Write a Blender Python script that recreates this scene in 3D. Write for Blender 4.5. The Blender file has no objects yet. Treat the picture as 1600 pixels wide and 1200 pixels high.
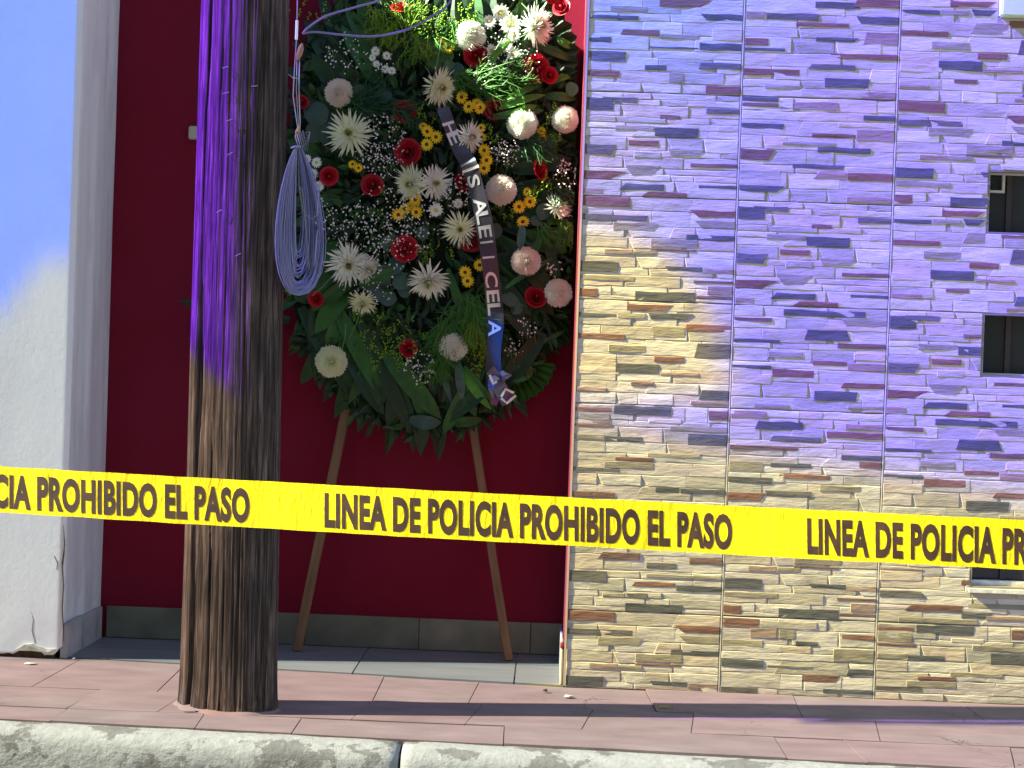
import bpy, bmesh, math, random
from mathutils import Vector, Matrix, noise
R = math.radians
rnd = random.Random(7)
scn = bpy.context.scene
C = scn.collection

# ------------------------------------------------------------ camera, light
CAMLOC = Vector((-0.0812, -5.19, 1.0497)); YAW, PIT, ROL, FPX = 0.02398, 0.0140, 0.03581, 2500.0
fwd = Vector((-math.sin(YAW)*math.cos(PIT), math.cos(YAW)*math.cos(PIT), -math.sin(PIT)))
rt0 = Vector((math.cos(YAW), math.sin(YAW), 0)); up0 = rt0.cross(fwd)
RT = math.cos(ROL)*rt0 + math.sin(ROL)*up0
UP = -math.sin(ROL)*rt0 + math.cos(ROL)*up0
cam = bpy.data.cameras.new('camera'); cam.sensor_width = 36; cam.lens = FPX/1600*36
cam.clip_end = 2000; cam.clip_start = 0.05
co = bpy.data.objects.new('camera', cam); C.objects.link(co)
m = Matrix((RT, UP, -fwd)).transposed().to_4x4(); m.translation = CAMLOC; co.matrix_world = m
scn.camera = co

SUN_AZ, SUN_EL = R(8.5), R(37)          # azimuth measured off the wall line, sun at the left and a little in front
TO_SUN = Vector((-math.cos(SUN_EL)*math.cos(SUN_AZ), -math.cos(SUN_EL)*math.sin(SUN_AZ), math.sin(SUN_EL)))
sl = bpy.data.lights.new('sun', 'SUN'); sl.energy = 5.0; sl.angle = R(0.5); sl.color = (1.0, 0.96, 0.94)
so = bpy.data.objects.new('sun', sl); C.objects.link(so)
so.rotation_euler = TO_SUN.to_track_quat('Z', 'Y').to_euler(); so.location = (-4, -2, 6)
w = bpy.data.worlds.new('World'); scn.world = w; w.use_nodes = True
wn = w.node_tree.nodes; wl = w.node_tree.links
for n in list(wn): wn.remove(n)
wo = wn.new('ShaderNodeOutputWorld'); bg = wn.new('ShaderNodeBackground'); sk = wn.new('ShaderNodeTexSky')
sk.sky_type = 'NISHITA'; sk.sun_disc = False; sk.sun_elevation = SUN_EL
sk.sun_rotation = math.atan2(TO_SUN.x, TO_SUN.y)
sk.dust_density = .3; sk.air_density = .9; sk.altitude = 1800
bg.inputs[1].default_value = 0.05
wl.new(sk.outputs[0], bg.inputs[0]); wl.new(bg.outputs[0], wo.inputs[0])
scn.view_settings.view_transform = 'Standard'; scn.view_settings.look = 'None'
scn.view_settings.exposure = 3.55; scn.view_settings.gamma = 1; scn.view_settings.use_curve_mapping = False
scn.cycles.transparent_max_bounces = 16

def at(px, py, Y):                      # a pixel of the photograph, on the plane y = Y
    d = fwd + (px-800)/FPX*RT - (py-600)/FPX*UP
    return CAMLOC + d*((Y-CAMLOC.y)/d.y)
def atz(px, py, Z=0.0):
    d = fwd + (px-800)/FPX*RT - (py-600)/FPX*UP
    return CAMLOC + d*((Z-CAMLOC.z)/d.z)

# ------------------------------------------------------------ materials
def mat(name, col, rough=.8, var=.0, vscale=20, bump=0., bscale=60, dist=.004, col2=None, c2=(.45,.6), c2scale=6,
        spec=.3, stretch=(1,1,1), trans=0., rand=0., metal=0., coord='Object', sheen=0.):
    M = bpy.data.materials.new(name); M.use_nodes = True
    nt = M.node_tree; N = nt.nodes; L = nt.links
    b = N['Principled BSDF']; b.inputs['Roughness'].default_value = rough; b.inputs['Metallic'].default_value = metal
    b.inputs['Specular IOR Level'].default_value = spec
    if sheen: b.inputs['Sheen Weight'].default_value = sheen
    tc = N.new('ShaderNodeTexCoord'); mp = N.new('ShaderNodeMapping'); mp.inputs['Scale'].default_value = stretch
    L.new(tc.outputs[coord], mp.inputs[0])
    cur = None
    rgb = N.new('ShaderNodeRGB'); rgb.outputs[0].default_value = (*col, 1); cur = rgb.outputs[0]
    if col2:
        n2 = N.new('ShaderNodeTexNoise'); n2.inputs['Scale'].default_value = c2scale; n2.inputs['Detail'].default_value = 8
        n2.inputs['Roughness'].default_value = .65
        L.new(mp.outputs[0], n2.inputs[0])
        mr = N.new('ShaderNodeMapRange'); mr.inputs[1].default_value = c2[0]; mr.inputs[2].default_value = c2[1]
        L.new(n2.outputs[0], mr.inputs[0])
        mx = N.new('ShaderNodeMixRGB'); mx.inputs[2].default_value = (*col2, 1)
        L.new(mr.outputs[0], mx.inputs[0]); L.new(cur, mx.inputs[1]); cur = mx.outputs[0]
    if var:
        n1 = N.new('ShaderNodeTexNoise'); n1.inputs['Scale'].default_value = vscale; n1.inputs['Detail'].default_value = 6
        L.new(mp.outputs[0], n1.inputs[0])
        mr = N.new('ShaderNodeMapRange'); mr.inputs[1].default_value = .3; mr.inputs[2].default_value = .7
        mr.inputs[3].default_value = 1-var; mr.inputs[4].default_value = 1+var; mr.clamp = False
        L.new(n1.outputs[0], mr.inputs[0])
        vm = N.new('ShaderNodeVectorMath'); vm.operation = 'SCALE'; L.new(cur, vm.inputs[0]); L.new(mr.outputs[0], vm.inputs['Scale'])
        cur = vm.outputs[0]
    if rand:
        oi = N.new('ShaderNodeObjectInfo')
        mr = N.new('ShaderNodeMapRange'); mr.inputs[3].default_value = 1-rand; mr.inputs[4].default_value = 1+rand
        L.new(oi.outputs['Random'], mr.inputs[0])
        vm = N.new('ShaderNodeVectorMath'); vm.operation = 'SCALE'; L.new(cur, vm.inputs[0]); L.new(mr.outputs[0], vm.inputs['Scale'])
        cur = vm.outputs[0]
    L.new(cur, b.inputs['Base Color'])
    if bump:
        nb = N.new('ShaderNodeTexNoise'); nb.inputs['Scale'].default_value = bscale; nb.inputs['Detail'].default_value = 8
        nb.inputs['Roughness'].default_value = .65
        L.new(mp.outputs[0], nb.inputs[0])
        bp = N.new('ShaderNodeBump'); bp.inputs['Strength'].default_value = bump; bp.inputs['Distance'].default_value = dist
        L.new(nb.outputs[0], bp.inputs['Height']); L.new(bp.outputs[0], b.inputs['Normal'])
    if trans:
        tr = N.new('ShaderNodeBsdfTranslucent'); L.new(cur, tr.inputs[0])
        ms = N.new('ShaderNodeMixShader'); ms.inputs[0].default_value = trans
        o = N['Material Output']; L.new(b.outputs[0], ms.inputs[1]); L.new(tr.outputs[0], ms.inputs[2]); L.new(ms.outputs[0], o.inputs[0])
    return M

def crack_mat(name, base, crack, scale=3, width=.02, **kw):    # base look plus hairline cracks (voronoi edges broken up by noise)
    M = mat(name, base, **kw); nt = M.node_tree; N = nt.nodes; L = nt.links
    b = N['Principled BSDF']; src = b.inputs['Base Color'].links[0].from_socket
    tc = N.new('ShaderNodeTexCoord'); v = N.new('ShaderNodeTexVoronoi'); v.feature = 'DISTANCE_TO_EDGE'; v.inputs['Scale'].default_value = scale
    nz = N.new('ShaderNodeTexNoise'); nz.inputs['Scale'].default_value = 5; nz.inputs['Detail'].default_value = 6
    L.new(tc.outputs['Object'], nz.inputs[0])
    ad = N.new('ShaderNodeVectorMath'); ad.operation = 'MULTIPLY_ADD'; ad.inputs[1].default_value = (.35,.35,.35)
    L.new(nz.outputs['Color'], ad.inputs[0]); L.new(tc.outputs['Object'], ad.inputs[2]); L.new(ad.outputs[0], v.inputs[0])
    mr = N.new('ShaderNodeMapRange'); mr.inputs[1].default_value = 0; mr.inputs[2].default_value = width; mr.inputs[3].default_value = 1; mr.inputs[4].default_value = 0
    L.new(v.outputs['Distance'], mr.inputs[0])
    n2 = N.new('ShaderNodeTexNoise'); n2.inputs['Scale'].default_value = 2.2; L.new(tc.outputs['Object'], n2.inputs[0])
    m2 = N.new('ShaderNodeMapRange'); m2.inputs[1].default_value = .55; m2.inputs[2].default_value = .65; L.new(n2.outputs[0], m2.inputs[0])
    mu = N.new('ShaderNodeMath'); mu.operation = 'MULTIPLY'; L.new(mr.outputs[0], mu.inputs[0]); L.new(m2.outputs[0], mu.inputs[1])
    mx = N.new('ShaderNodeMixRGB'); mx.inputs[2].default_value = (*crack, 1); L.new(mu.outputs[0], mx.inputs[0]); L.new(src, mx.inputs[1])
    L.new(mx.outputs[0], b.inputs['Base Color'])
    return M

# ------------------------------------------------------------ helpers
def tag(o, label=None, cat=None, group=None, kind=None):
    if label: o['label'] = label
    if cat: o['category'] = cat
    if group: o['group'] = group
    if kind: o['kind'] = kind
    return o
def obj(name, me, mats=None, parent=None, loc=None, rot=None, scale=None, smooth=False):
    o = bpy.data.objects.new(name, me); C.objects.link(o)
    if mats is not None and me is not None and len(me.materials) == 0:
        for m_ in (mats if isinstance(mats, (list, tuple)) else [mats]): me.materials.append(m_)
    if parent: o.parent = parent
    if loc is not None: o.location = loc
    if rot is not None: o.rotation_euler = rot
    if scale is not None: o.scale = scale
    if smooth:
        me.polygons.foreach_set('use_smooth', [True]*len(me.polygons))
    return o
def empty(name, loc, label, cat, group=None):
    o = bpy.data.objects.new(name, None); C.objects.link(o); o.location = loc; o.empty_display_size = .1
    return tag(o, label, cat, group)
class MB:                               # mesh builder
    def __init__(s): s.v = []; s.f = []; s.mi = []
    def add(s, v, f, mi=0):
        b = len(s.v); s.v += [tuple(a) for a in v]; s.f += [tuple(b+i for i in q) for q in f]; s.mi += [mi]*len(f)
    def box(s, x0, x1, y0, y1, z0, z1, mi=0, j=0., r=None):
        v = [(x, y, z) for x in (x0, x1) for y in (y0, y1) for z in (z0, z1)]
        if j: v = [tuple(c+r.uniform(-j, j) for c in p) for p in v]
        s.add(v, [(0,1,3,2),(4,6,7,5),(0,4,5,1),(2,3,7,6),(0,2,6,4),(1,5,7,3)], mi)
    def tube(s, pts, rad, n=6, mi=0, cap=True):
        pts = [Vector(p) for p in pts]; vs = []; k = len(pts)
        rr = rad if isinstance(rad, (list, tuple)) else [rad]*k
        ref = Vector((0,0,1))
        t = (pts[1]-pts[0]).normalized()
        if abs(t.dot(ref)) > .9: ref = Vector((0,1,0))
        nrm = (ref - t*ref.dot(t)).normalized()
        for i, p in enumerate(pts):
            t = (pts[min(i+1, k-1)]-pts[max(i-1, 0)])
            if t.length < 1e-9: t = Vector((0,0,1))
            t.normalize(); nrm = (nrm - t*nrm.dot(t))
            if nrm.length < 1e-6: nrm = t.orthogonal()
            nrm.normalize(); bi = t.cross(nrm)
            for a in range(n):
                an = 2*math.pi*a/n; vs.append(p + rr[i]*(math.cos(an)*nrm + math.sin(an)*bi))
        fs = [(i*n+a, i*n+(a+1) % n, (i+1)*n+(a+1) % n, (i+1)*n+a) for i in range(k-1) for a in range(n)]
        if cap: fs += [tuple(range(n))[::-1], tuple(range((k-1)*n, k*n))]
        s.add(vs, fs, mi)
    def mesh(s, name):
        me = bpy.data.meshes.new(name); me.from_pydata(s.v, [], s.f)
        me.polygons.foreach_set('material_index', s.mi); me.update(); return me
    def build(s, name, mats, parent=None, smooth=False, loc=None, rot=None):
        return obj(name, s.mesh(name), mats, parent, loc=loc, rot=rot, smooth=smooth)
def bevel_mesh(me, w_, seg=2):
    bm = bmesh.new(); bm.from_mesh(me)
    bmesh.ops.recalc_face_normals(bm, faces=bm.faces)
    bmesh.ops.bevel(bm, geom=bm.edges[:], offset=w_, segments=seg, affect='EDGES', clamp_overlap=True)
    bm.to_mesh(me); bm.free()
def lerp(a, b, t): return a+(b-a)*t
def sstep(a, b, x):
    t = min(1, max(0, (x-a)/(b-a))); return t*t*(3-2*t)
def mix3(a, b, t): return tuple(lerp(a[i], b[i], t) for i in range(3))

# ------------------------------------------------------------ made-up light filter added across the pavement, out of frame at the left:
# the low sun shines through it, and its hand-set tints dim it and colour the upper walls and the post
FX = -3.5; ROADZ = -.17
TA = math.tan(SUN_AZ); TE = math.tan(SUN_EL)/math.cos(SUN_AZ)
NEU = (.385, .345, .145); NEUG = (.20, .195, .18)
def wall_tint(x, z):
    # edge of the filter's violet zone, shaped to fall on the tiled wall
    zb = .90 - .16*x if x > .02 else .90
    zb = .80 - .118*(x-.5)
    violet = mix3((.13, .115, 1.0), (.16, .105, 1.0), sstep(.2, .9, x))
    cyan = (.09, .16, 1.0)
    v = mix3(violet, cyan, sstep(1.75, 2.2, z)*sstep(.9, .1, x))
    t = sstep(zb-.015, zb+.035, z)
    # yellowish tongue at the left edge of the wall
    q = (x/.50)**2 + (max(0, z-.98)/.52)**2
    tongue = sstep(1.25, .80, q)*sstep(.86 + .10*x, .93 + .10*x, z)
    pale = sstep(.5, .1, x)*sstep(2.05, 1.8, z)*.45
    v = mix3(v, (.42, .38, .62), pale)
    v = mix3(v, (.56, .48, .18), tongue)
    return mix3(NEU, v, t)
def filter_colour(y, z):
    # left white wall: y=.13, x -1.95..-1.65
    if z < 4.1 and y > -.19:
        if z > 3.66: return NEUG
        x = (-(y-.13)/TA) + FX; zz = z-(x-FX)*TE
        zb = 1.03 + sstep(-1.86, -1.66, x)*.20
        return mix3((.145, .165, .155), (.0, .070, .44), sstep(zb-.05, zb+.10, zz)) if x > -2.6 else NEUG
    if y > -.20 and z > 4.0: return (.92, 1.0, .86)
    if y > -.50: return NEUG
    if y > -.79:
        x = -y/TA + FX; zz = z-(x-FX)*TE
        if zz > -.02: return wall_tint(x, zz)
    if 3.2 < z < 4.6 and -1.05 < y <= -.976: return mix3(NEUG, (.06, .05, .13), sstep(-1.048, -1.035, y))
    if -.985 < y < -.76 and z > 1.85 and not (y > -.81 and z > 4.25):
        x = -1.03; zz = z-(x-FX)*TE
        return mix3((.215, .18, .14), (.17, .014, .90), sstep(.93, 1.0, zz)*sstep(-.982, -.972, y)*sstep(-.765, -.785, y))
    if y < -1.75: return (1, 1, 1)
    return NEUG
def build_sun_filter():
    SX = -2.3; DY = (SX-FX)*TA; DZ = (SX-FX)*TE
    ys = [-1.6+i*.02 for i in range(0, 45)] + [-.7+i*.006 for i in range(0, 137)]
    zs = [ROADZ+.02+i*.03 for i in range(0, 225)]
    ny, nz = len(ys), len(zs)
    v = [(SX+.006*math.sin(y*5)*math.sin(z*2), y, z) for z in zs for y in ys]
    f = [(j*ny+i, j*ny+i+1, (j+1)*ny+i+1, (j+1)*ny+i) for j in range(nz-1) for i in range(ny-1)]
    me = bpy.data.meshes.new('sun_filter'); me.from_pydata(v, [], f); me.update()
    ca = me.color_attributes.new('filter_tint', 'FLOAT_COLOR', 'POINT')
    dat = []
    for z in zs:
        for y in ys: dat += [*filter_colour(y-DY, z+DZ), 1.0]
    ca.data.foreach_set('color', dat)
    M = bpy.data.materials.new('sun_filter_tint'); M.use_nodes = True; N = M.node_tree.nodes; L = M.node_tree.links
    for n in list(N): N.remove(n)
    o = N.new('ShaderNodeOutputMaterial'); t = N.new('ShaderNodeBsdfTransparent'); a = N.new('ShaderNodeAttribute'); a.attribute_name = 'filter_tint'
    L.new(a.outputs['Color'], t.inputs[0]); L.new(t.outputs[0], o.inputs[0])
    s = obj('sun_filter', me, M)
    tag(s, 'unseen light filter added beside the white wall to tint the sunlight violet and blue', 'sheet')
build_sun_filter()

# ------------------------------------------------------------ ground
road_m = mat('asphalt', (.055,.055,.055), .9, var=.3, vscale=40, bump=.5, bscale=180)
mb = MB(); mb.add([(-60,-60,ROADZ),(60,-60,ROADZ),(60,-.955,ROADZ),(-60,-.955,ROADZ)], [(0,1,2,3)])
tag(mb.build('road', road_m), kind='structure')
mb = MB(); mb.add([(-60,2.4,-.02),(60,2.4,-.02),(60,60,-.02),(-60,60,-.02)], [(0,1,2,3)])
tag(mb.build('ground', road_m), kind='structure')

pave_m = [crack_mat('pavement_red_%d' % i, c, (.03,.025,.02), scale=2.2, width=.006, rough=.82, var=.16, vscale=9, bump=.35, bscale=90, dist=.003,
            col2=c2, c2=(.5,.75), c2scale=3, stretch=(.6,1.6,1), rand=.025)
          for i, (c, c2) in enumerate([((.205,.145,.128),(.225,.18,.155)), ((.212,.148,.132),(.215,.165,.145)), ((.202,.148,.13),(.23,.19,.16))])]
dirt_m = mat('dirt', (.035,.03,.022), .95, var=.4, vscale=60, bump=.5, bscale=120)
bed = MB(); bed.box(-14, 14, -.86, .70, -.16, -.022)
walk = tag(bed.build('pavement', dirt_m), kind='structure')
def kerb_y(x): return -.755 - .045*(x+1.6)*.9
def slab_piece(x0, x1, y0, y1, skew0, skew1, dz, mi, r):
    n = max(2, int((x1-x0)/.12)); g = .0013
    vs = []; 
    def edge(x, y, top): return (x, y, top)
    top = []; 
    for k in range(n+1):
        t = k/n
        for q in range(3):
            s = q/2
            xx = lerp(lerp(x0+g, x0+g+skew0, s), lerp(x1-g, x1-g+skew1, s), t)
            yb = y0(xx) if callable(y0) else y0; yt = y1(xx) if callable(y1) else y1
            yy = lerp(yb+g, yt-g, s)
            zz = dz + .0016*noise.noise(Vector((xx*4, yy*6, mi)))
            top.append((xx, yy, zz))
    vs = list(top) + [(a, b, -.03) for a, b, c in top]
    m_ = len(top); fs = []
    for k in range(n):
        for q in range(2):
            a = k*3+q; fs.append((a, a+3, a+4, a+1))
    ring = [k*3 for k in range(n+1)] + [n*3+1, n*3+2] + [k*3+2 for k in range(n-1, -1, -1)] + [1]
    for i in range(len(ring)):
        a, b = ring[i], ring[(i+1) % len(ring)]
        fs.append((a, a+m_, b+m_, b))
    mb = MB(); mb.add(vs, fs); 
    return mb.build('paving_slab', pave_m[mi % 3], walk, smooth=False)
r1 = random.Random(3)
def row(bounds, y0, y1, sk):
    for a, b in zip(bounds[:-1], bounds[1:]):
        slab_piece(a, b, y0, y1, .02*math.sin(a*37)+sk(a), .02*math.sin(b*37)+sk(b), r1.uniform(-.0025,.0025), r1.randrange(9), r1)
ya = lambda x: -.33 + .0*x
yb = lambda x: -.60 - .0*x
yw = lambda x: (.055 - .085*x if x < 0 else .055)       # runs just under the wall line
front = [-13,-9,-6,-4.2] + [atz(q, 1110).x for q in (-420,-180,100,331,480,793,1185,1290,1480,1760,2100)] + [4.5,7,13]
midr = [-13,-9,-6,-4.2] + [atz(q, 1095).x for q in (-500,-250,-60,120,265,565,735,905,1060,1320,1700,2000)] + [4.5,7,13]
back_ = [-13,-9,-6,-4.2] + [atz(q, 1060).x for q in (-380,-140,70,270,600,740,1010,1210,1460,1800)] + [4.5,7,13]
row(front, kerb_y, yb, lambda x: .05 if x > .9 else 0)
row(midr, yb, ya, lambda x: .02)
row(back_, ya, lambda x: (.15 if x < -1.64 else (.0 if x > -.02 else -.085*x+.002)), lambda x: .0)

# kerb stones with peeling white paint
km = mat('kerb_paint', (.31,.32,.26), .85, var=.12, vscale=25, bump=.9, bscale=45, dist=.006, col2=(.165,.165,.13), c2=(.535,.565), c2scale=7, stretch=(1,1,1.3))
N_ = km.node_tree.nodes
kerb = MB(); kerb.box(-14, 14, -.86, -.84, -.17, -.05)
ko = tag(kerb.build('kerb', dirt_m), kind='structure')
kj = [-13,-9.5,-6.2,-4.1] + [-2.35, atz(628,1160).x, 1.35, 3.2] + [5.2,9,13]
for i in range(len(kj)-1):
    a, b = kj[i]+.004, kj[i+1]-.004
    n = max(6, int((b-a)/.03)); prof = [(0,-.02),(0,-.004),(-.008,.0),(-.05,.001),(-.085,-.004),(-.105,-.016),(-.116,-.035),(-.121,-.07),(-.124,-.11),(-.126,-.16),(-.126,-.19)]
    vs = []; L_ = len(prof)
    for k in range(n+1):
        x = lerp(a, b, k/n)
        endr = min(1, min(k, n-k)/1.5)
        for q, (py, pz) in enumerate(prof):
            nn = noise.noise(Vector((x*7, py*20, pz*20+i)))*.0035 + noise.noise(Vector((x*25, py*30, pz*30)))*.0018
            vs.append((x, kerb_y(x)-.003+py - (nn if q > 4 else 0) + (1-endr)*.006*(q > 3), -.003+pz + (nn*.6 if 0 < q <= 6 else 0) - (1-endr)*.004*(1 < q < 7)))
    fs = [(k*L_+q, k*L_+q+1, (k+1)*L_+q+1, (k+1)*L_+q) for k in range(n) for q in range(L_-1)]
    fs += [tuple(range(L_))[::-1], tuple(n*L_+q for q in range(L_))]
    mb = MB(); mb.add(vs, fs); mb.build('kerb_stone', km, ko, smooth=True)

# ------------------------------------------------------------ unseen houses added across the street, behind the camera, to cut sky fill
def added_house(x0, x1, h, col, label):
    e = empty('added_house', ((x0+x1)/2, -9.6, ROADZ), label, 'added_house', 'added sky blockers across the street'); w_ = (x1-x0)/2; mb = MB()
    mb.box(-w_, w_, -6, 0, 0, h); mb.build('walls', mat('house_paint', col, .85, var=.1, vscale=2, bump=.2), e)
    mb = MB(); mb.box(-w_-.05, w_+.05, -6.05, .08, h+.001, h+.25); mb.build('parapet', mat('parapet', (.3,.28,.25), .9), e)
    for k in range(3):
        cx = -w_+(k+.5)*2*w_/3
        for z in (1.0, 4.2):
            if z+1.6 > h: continue
            mb = MB(); door = (k == 1 and z < 2)
            mb.box(cx-.55, cx+.55, .002, .05, .02 if door else z, z+1.4); o = mb.build('door' if door else 'window', mat('dark_joinery', (.06,.05,.05), .4), e)
            mb = MB(); mb.box(cx-.62, cx+.62, .002, .10, z+1.402, z+1.5); mb.build('lintel', mat('lintel', (.4,.38,.34), .9), e)
added_house(-16, -5.1, 9.5, (.22,.17,.13), 'unseen brown two storey block added across the street to cut sky light, left of the middle one')
added_house(-5, 5.9, 8.8, (.20,.18,.16), 'unseen grey two storey block added across the street in the middle to cut sky light')
added_house(6, 17, 9.2, (.19,.15,.12), 'unseen tan two storey block added across the street to cut sky light, right of the grey one')

# ------------------------------------------------------------ recess floor tiles
RD = .535                                # back wall of the recess
LW = -1.68; LY = .125                   # left wall corner
tile_f = [mat('porch_tile_%d' % i, c, .45, var=.10, vscale=7, bump=.1, bscale=60, col2=c2, c2=(.45,.7), c2scale=4, stretch=(.5,3,1), rand=.05)
          for i, (c, c2) in enumerate([((.18,.195,.18),(.155,.165,.155)), ((.195,.205,.19),(.165,.173,.163))])]
mb = MB(); mb.box(LW, 0, .16, RD, -.06, -.002)
pf = tag(mb.build('porch_floor', mat('grout', (.30,.29,.26), .9)), kind='structure')
jx = [LW, atz(330,1000).x-.2, atz(575,1030).x, atz(805,1050).x, -.001]
jx = [LW+.002, -1.24, -.70, -.165, -.001]
fl = lambda x: -.085*x + .004
for a, b in zip(jx[:-1], jx[1:]):
    for (s0, s1) in ((0, .33), (.33, RD)):
        mb = MB(); g = .0025
        ya0 = fl(a) if s0 == 0 else s0+g; yb0 = fl(b) if s0 == 0 else s0+g
        z1 = .004
        v = [(a+g, ya0, -.02), (b-g, yb0, -.02), (b-g, s1-g, -.02), (a+g, s1-g, -.02), (a+g, ya0, z1), (b-g, yb0, z1), (b-g, s1-g, z1), (a+g, s1-g, z1)]
        mb.add(v, [(4,5,6,7),(0,1,5,4),(1,2,6,5),(2,3,7,6),(3,0,4,7)])
        mb.build('floor_tile', rnd.choice(tile_f), pf)

# ------------------------------------------------------------ red back wall of the recess
red_m = mat('red_paint', (.175,.008,.022), .85, spec=.12, var=.14, vscale=3, bump=.15, bscale=70, dist=.003, col2=(.135,.009,.026), c2=(.4,.7), c2scale=1.5)
skirt_m = [mat('skirting_%d' % i, c, .6, var=.25, vscale=8, bump=.2, bscale=60, rand=.1) for i, c in enumerate([(.155,.165,.115),(.175,.17,.12)])]
rw = empty('red_wall', (-.82, RD, 0), 'dark red painted back wall of the recessed porch behind the wreath', 'wall')
mb = MB(); mb.box(LW-.3+.82, .3+.82, .001, .2, -.05, 3.0); mb.build('painted_wall', red_m, rw)
xs = [LW+.03, -1.33, -.93, -.52, -.12, -.003]
for a, b in zip(xs[:-1], xs[1:]):
    mb = MB(); mb.box(a+.001+.82, b-.001+.82, -.010, -.0005, .006, .118)
    me = mb.mesh('skirting_tile'); bevel_mesh(me, .0015, 1); obj('skirting_tile', me, rnd.choice(skirt_m), rw)
# small pale plate on the red wall
p = at(305, 208, RD)
mb = MB(); mb.box(-.022, .03, -.012, 0, -.024, .024); me = mb.mesh('wall_plate'); bevel_mesh(me, .004, 2)
tag(obj('wall_plate', me, mat('beige_plastic', (.42,.40,.30), .5), loc=(p.x, RD-.0005, p.z)), 'small beige switch plate on the red wall just left of the wooden pole', 'switch plate')

# ------------------------------------------------------------ white building at the left
white_m = mat('white_render', (.80,.79,.76), rough=.85, var=.03, vscale=3, bump=.2, bscale=50, dist=.004,
               col2=(.70,.69,.63), c2=(.55,.8), c2scale=2.2)
jamb_m = mat('jamb_paint', (.64,.69,.65), .8, var=.05, vscale=6, bump=.3, bscale=40, col2=(.55,.55,.55), c2=(.47,.56), c2scale=2.0, stretch=(1,2.5,.5))
wb = empty('white_building', (LW, LY, 0), 'white rendered wall with cracked lower corner at the left edge of the porch', 'building')
HW = 3.02
# front face sheet with displaced surface, broken bottom edge
def bottom_edge(x):                     # height of the broken render above the pavement (x relative to the corner)
    u = -x
    return .012 + .030*sstep(.06, .09, u)*sstep(.17, .11, u)*1.0 + .010*abs(noise.noise(Vector((x*30, 0, 3)))) + (.03*sstep(.035, .0, u))
nx = 70; vs = []; fs = []
zs = [0]+[.02*i for i in range(1, 12)]+[.25+.25*i for i in range(0, 12)]
for i in range(nx+1):
    x = -1.6*(i/nx)**1.6 if i else 0
    for z in zs:
        zz = bottom_edge(x) if z == 0 else max(z, bottom_edge(x)+.004*zs.index(z))
        zz = min(zz, HW)
        b = .0035*noise.noise(Vector((x*2.2, 0, zz*1.7))) + .0012*noise.noise(Vector((x*9, 1, zz*9)))
        vs.append((x, b-.012 + (.004*sstep(.02, 0, -x)), zz))
nz = len(zs)
for i in range(nx):
    for j in range(nz-1): a = i*nz+j; fs.append((a, a+1, a+nz+1, a+nz))
k0 = len(vs)
for i in range(nx+1): x = vs[i*nz][0]; vs.append((x, .012, vs[i*nz][2]+.004))
for i in range(nx): fs.append((i*nz, (i+1)*nz, k0+i+1, k0+i))
mb = MB(); mb.add(vs, fs); mb.build('render_face', white_m, wb, smooth=True)
mb = MB(); mb.box(-1.74, -.03, .002, 1.0, .0, HW-.02); mb.build('wall_core', mat('old_brick', (.10,.065,.04), .95, var=.5, vscale=30, bump=.8, bscale=60), wb)
# jamb facing the porch: soft vertical plaster folds
vs = []; fs = []; ny = 26; nzj = 60
for i in range(ny+1):
    y = -.010 + (RD-LY+.009)*i/ny
    for j in range(nzj+1):
        z = .10 + (HW-.10)*j/nzj
        f_ = .006*math.exp(-((y-.03)/.02)**2) + .010*sstep(.17, .21, y) + .006*sstep(.33, .36, y+.02*math.sin(z*1.3))
        nn = .004*noise.noise(Vector((y*4, z*.8, 2))) + .0015*noise.noise(Vector((y*12, z*3, 5)))
        vs.append((-.011+f_+nn, y, z))
for i in range(ny):
    for j in range(nzj): a = i*(nzj+1)+j; fs.append((a, a+nzj+1, a+nzj+2, a+1))
mb = MB(); mb.add(vs, fs); mb.build('jamb', jamb_m, wb, smooth=True)
mb = MB(); mb.box(-1.74, -.012, .0, 1.0, HW-.018, HW); mb.build('coping', white_m, wb)
sk_m = mat('jamb_skirting', (.36,.36,.34), .6, var=.2, vscale=12, bump=.2)
for (a, b) in ((.0, .17), (.173, .33), (.333, RD-LY-.012)):
    mb = MB(); mb.box(-.011, .013 + (.004 if a > .1 else 0), a-.006 if a == 0 else a, b, .0, .118+rnd.uniform(-.002,.002))
    me = mb.mesh('skirting_tile'); bevel_mesh(me, .003, 2); obj('skirting_tile', me, sk_m, wb)
mb = MB()
for pl in ([(55,1006),(50,985),(52,968),(47,950)],[(97,1015),(99,985),(97,950),(99,915),(97,880),(101,850),(99,820)],[(84,868),(90,880),(88,890)],[(101,860),(97,892),(99,898)]):
    mb.tube([at(a, b, LY-.0125)-Vector((LW, LY, 0)) for a, b in pl], [.0006]+[.0022 if len(pl) > 4 else .0012]*(len(pl)-2)+[.0005], 4)
mb.build('cracks', mat('crack_dark', (.08,.06,.04), .95), wb)['kind'] = 'stuff'
# loose flake of render and crumbs at the broken corner
mb = MB(); mb.add([(-.16,-.014,.024),(-.125,-.022,.047),(-.10,-.018,.050),(-.055,-.016,.034),(-.02,-.02,.036),(-.05,-.018,.022),(-.10,-.021,.026),
                   (-.16,-.006,.024),(-.125,-.012,.047),(-.10,-.008,.050),(-.055,-.006,.034),(-.02,-.01,.036),(-.05,-.008,.022),(-.10,-.011,.026)],
      [(0,1,2,3,4,5,6),(13,12,11,10,9,8,7)]+[(i,(i+1)%7,(i+1)%7+7,i+7) for i in range(7)])
mb.build('render_flake', mat('flake', (.55,.5,.4), .9, var=.3, vscale=40), wb)

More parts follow.
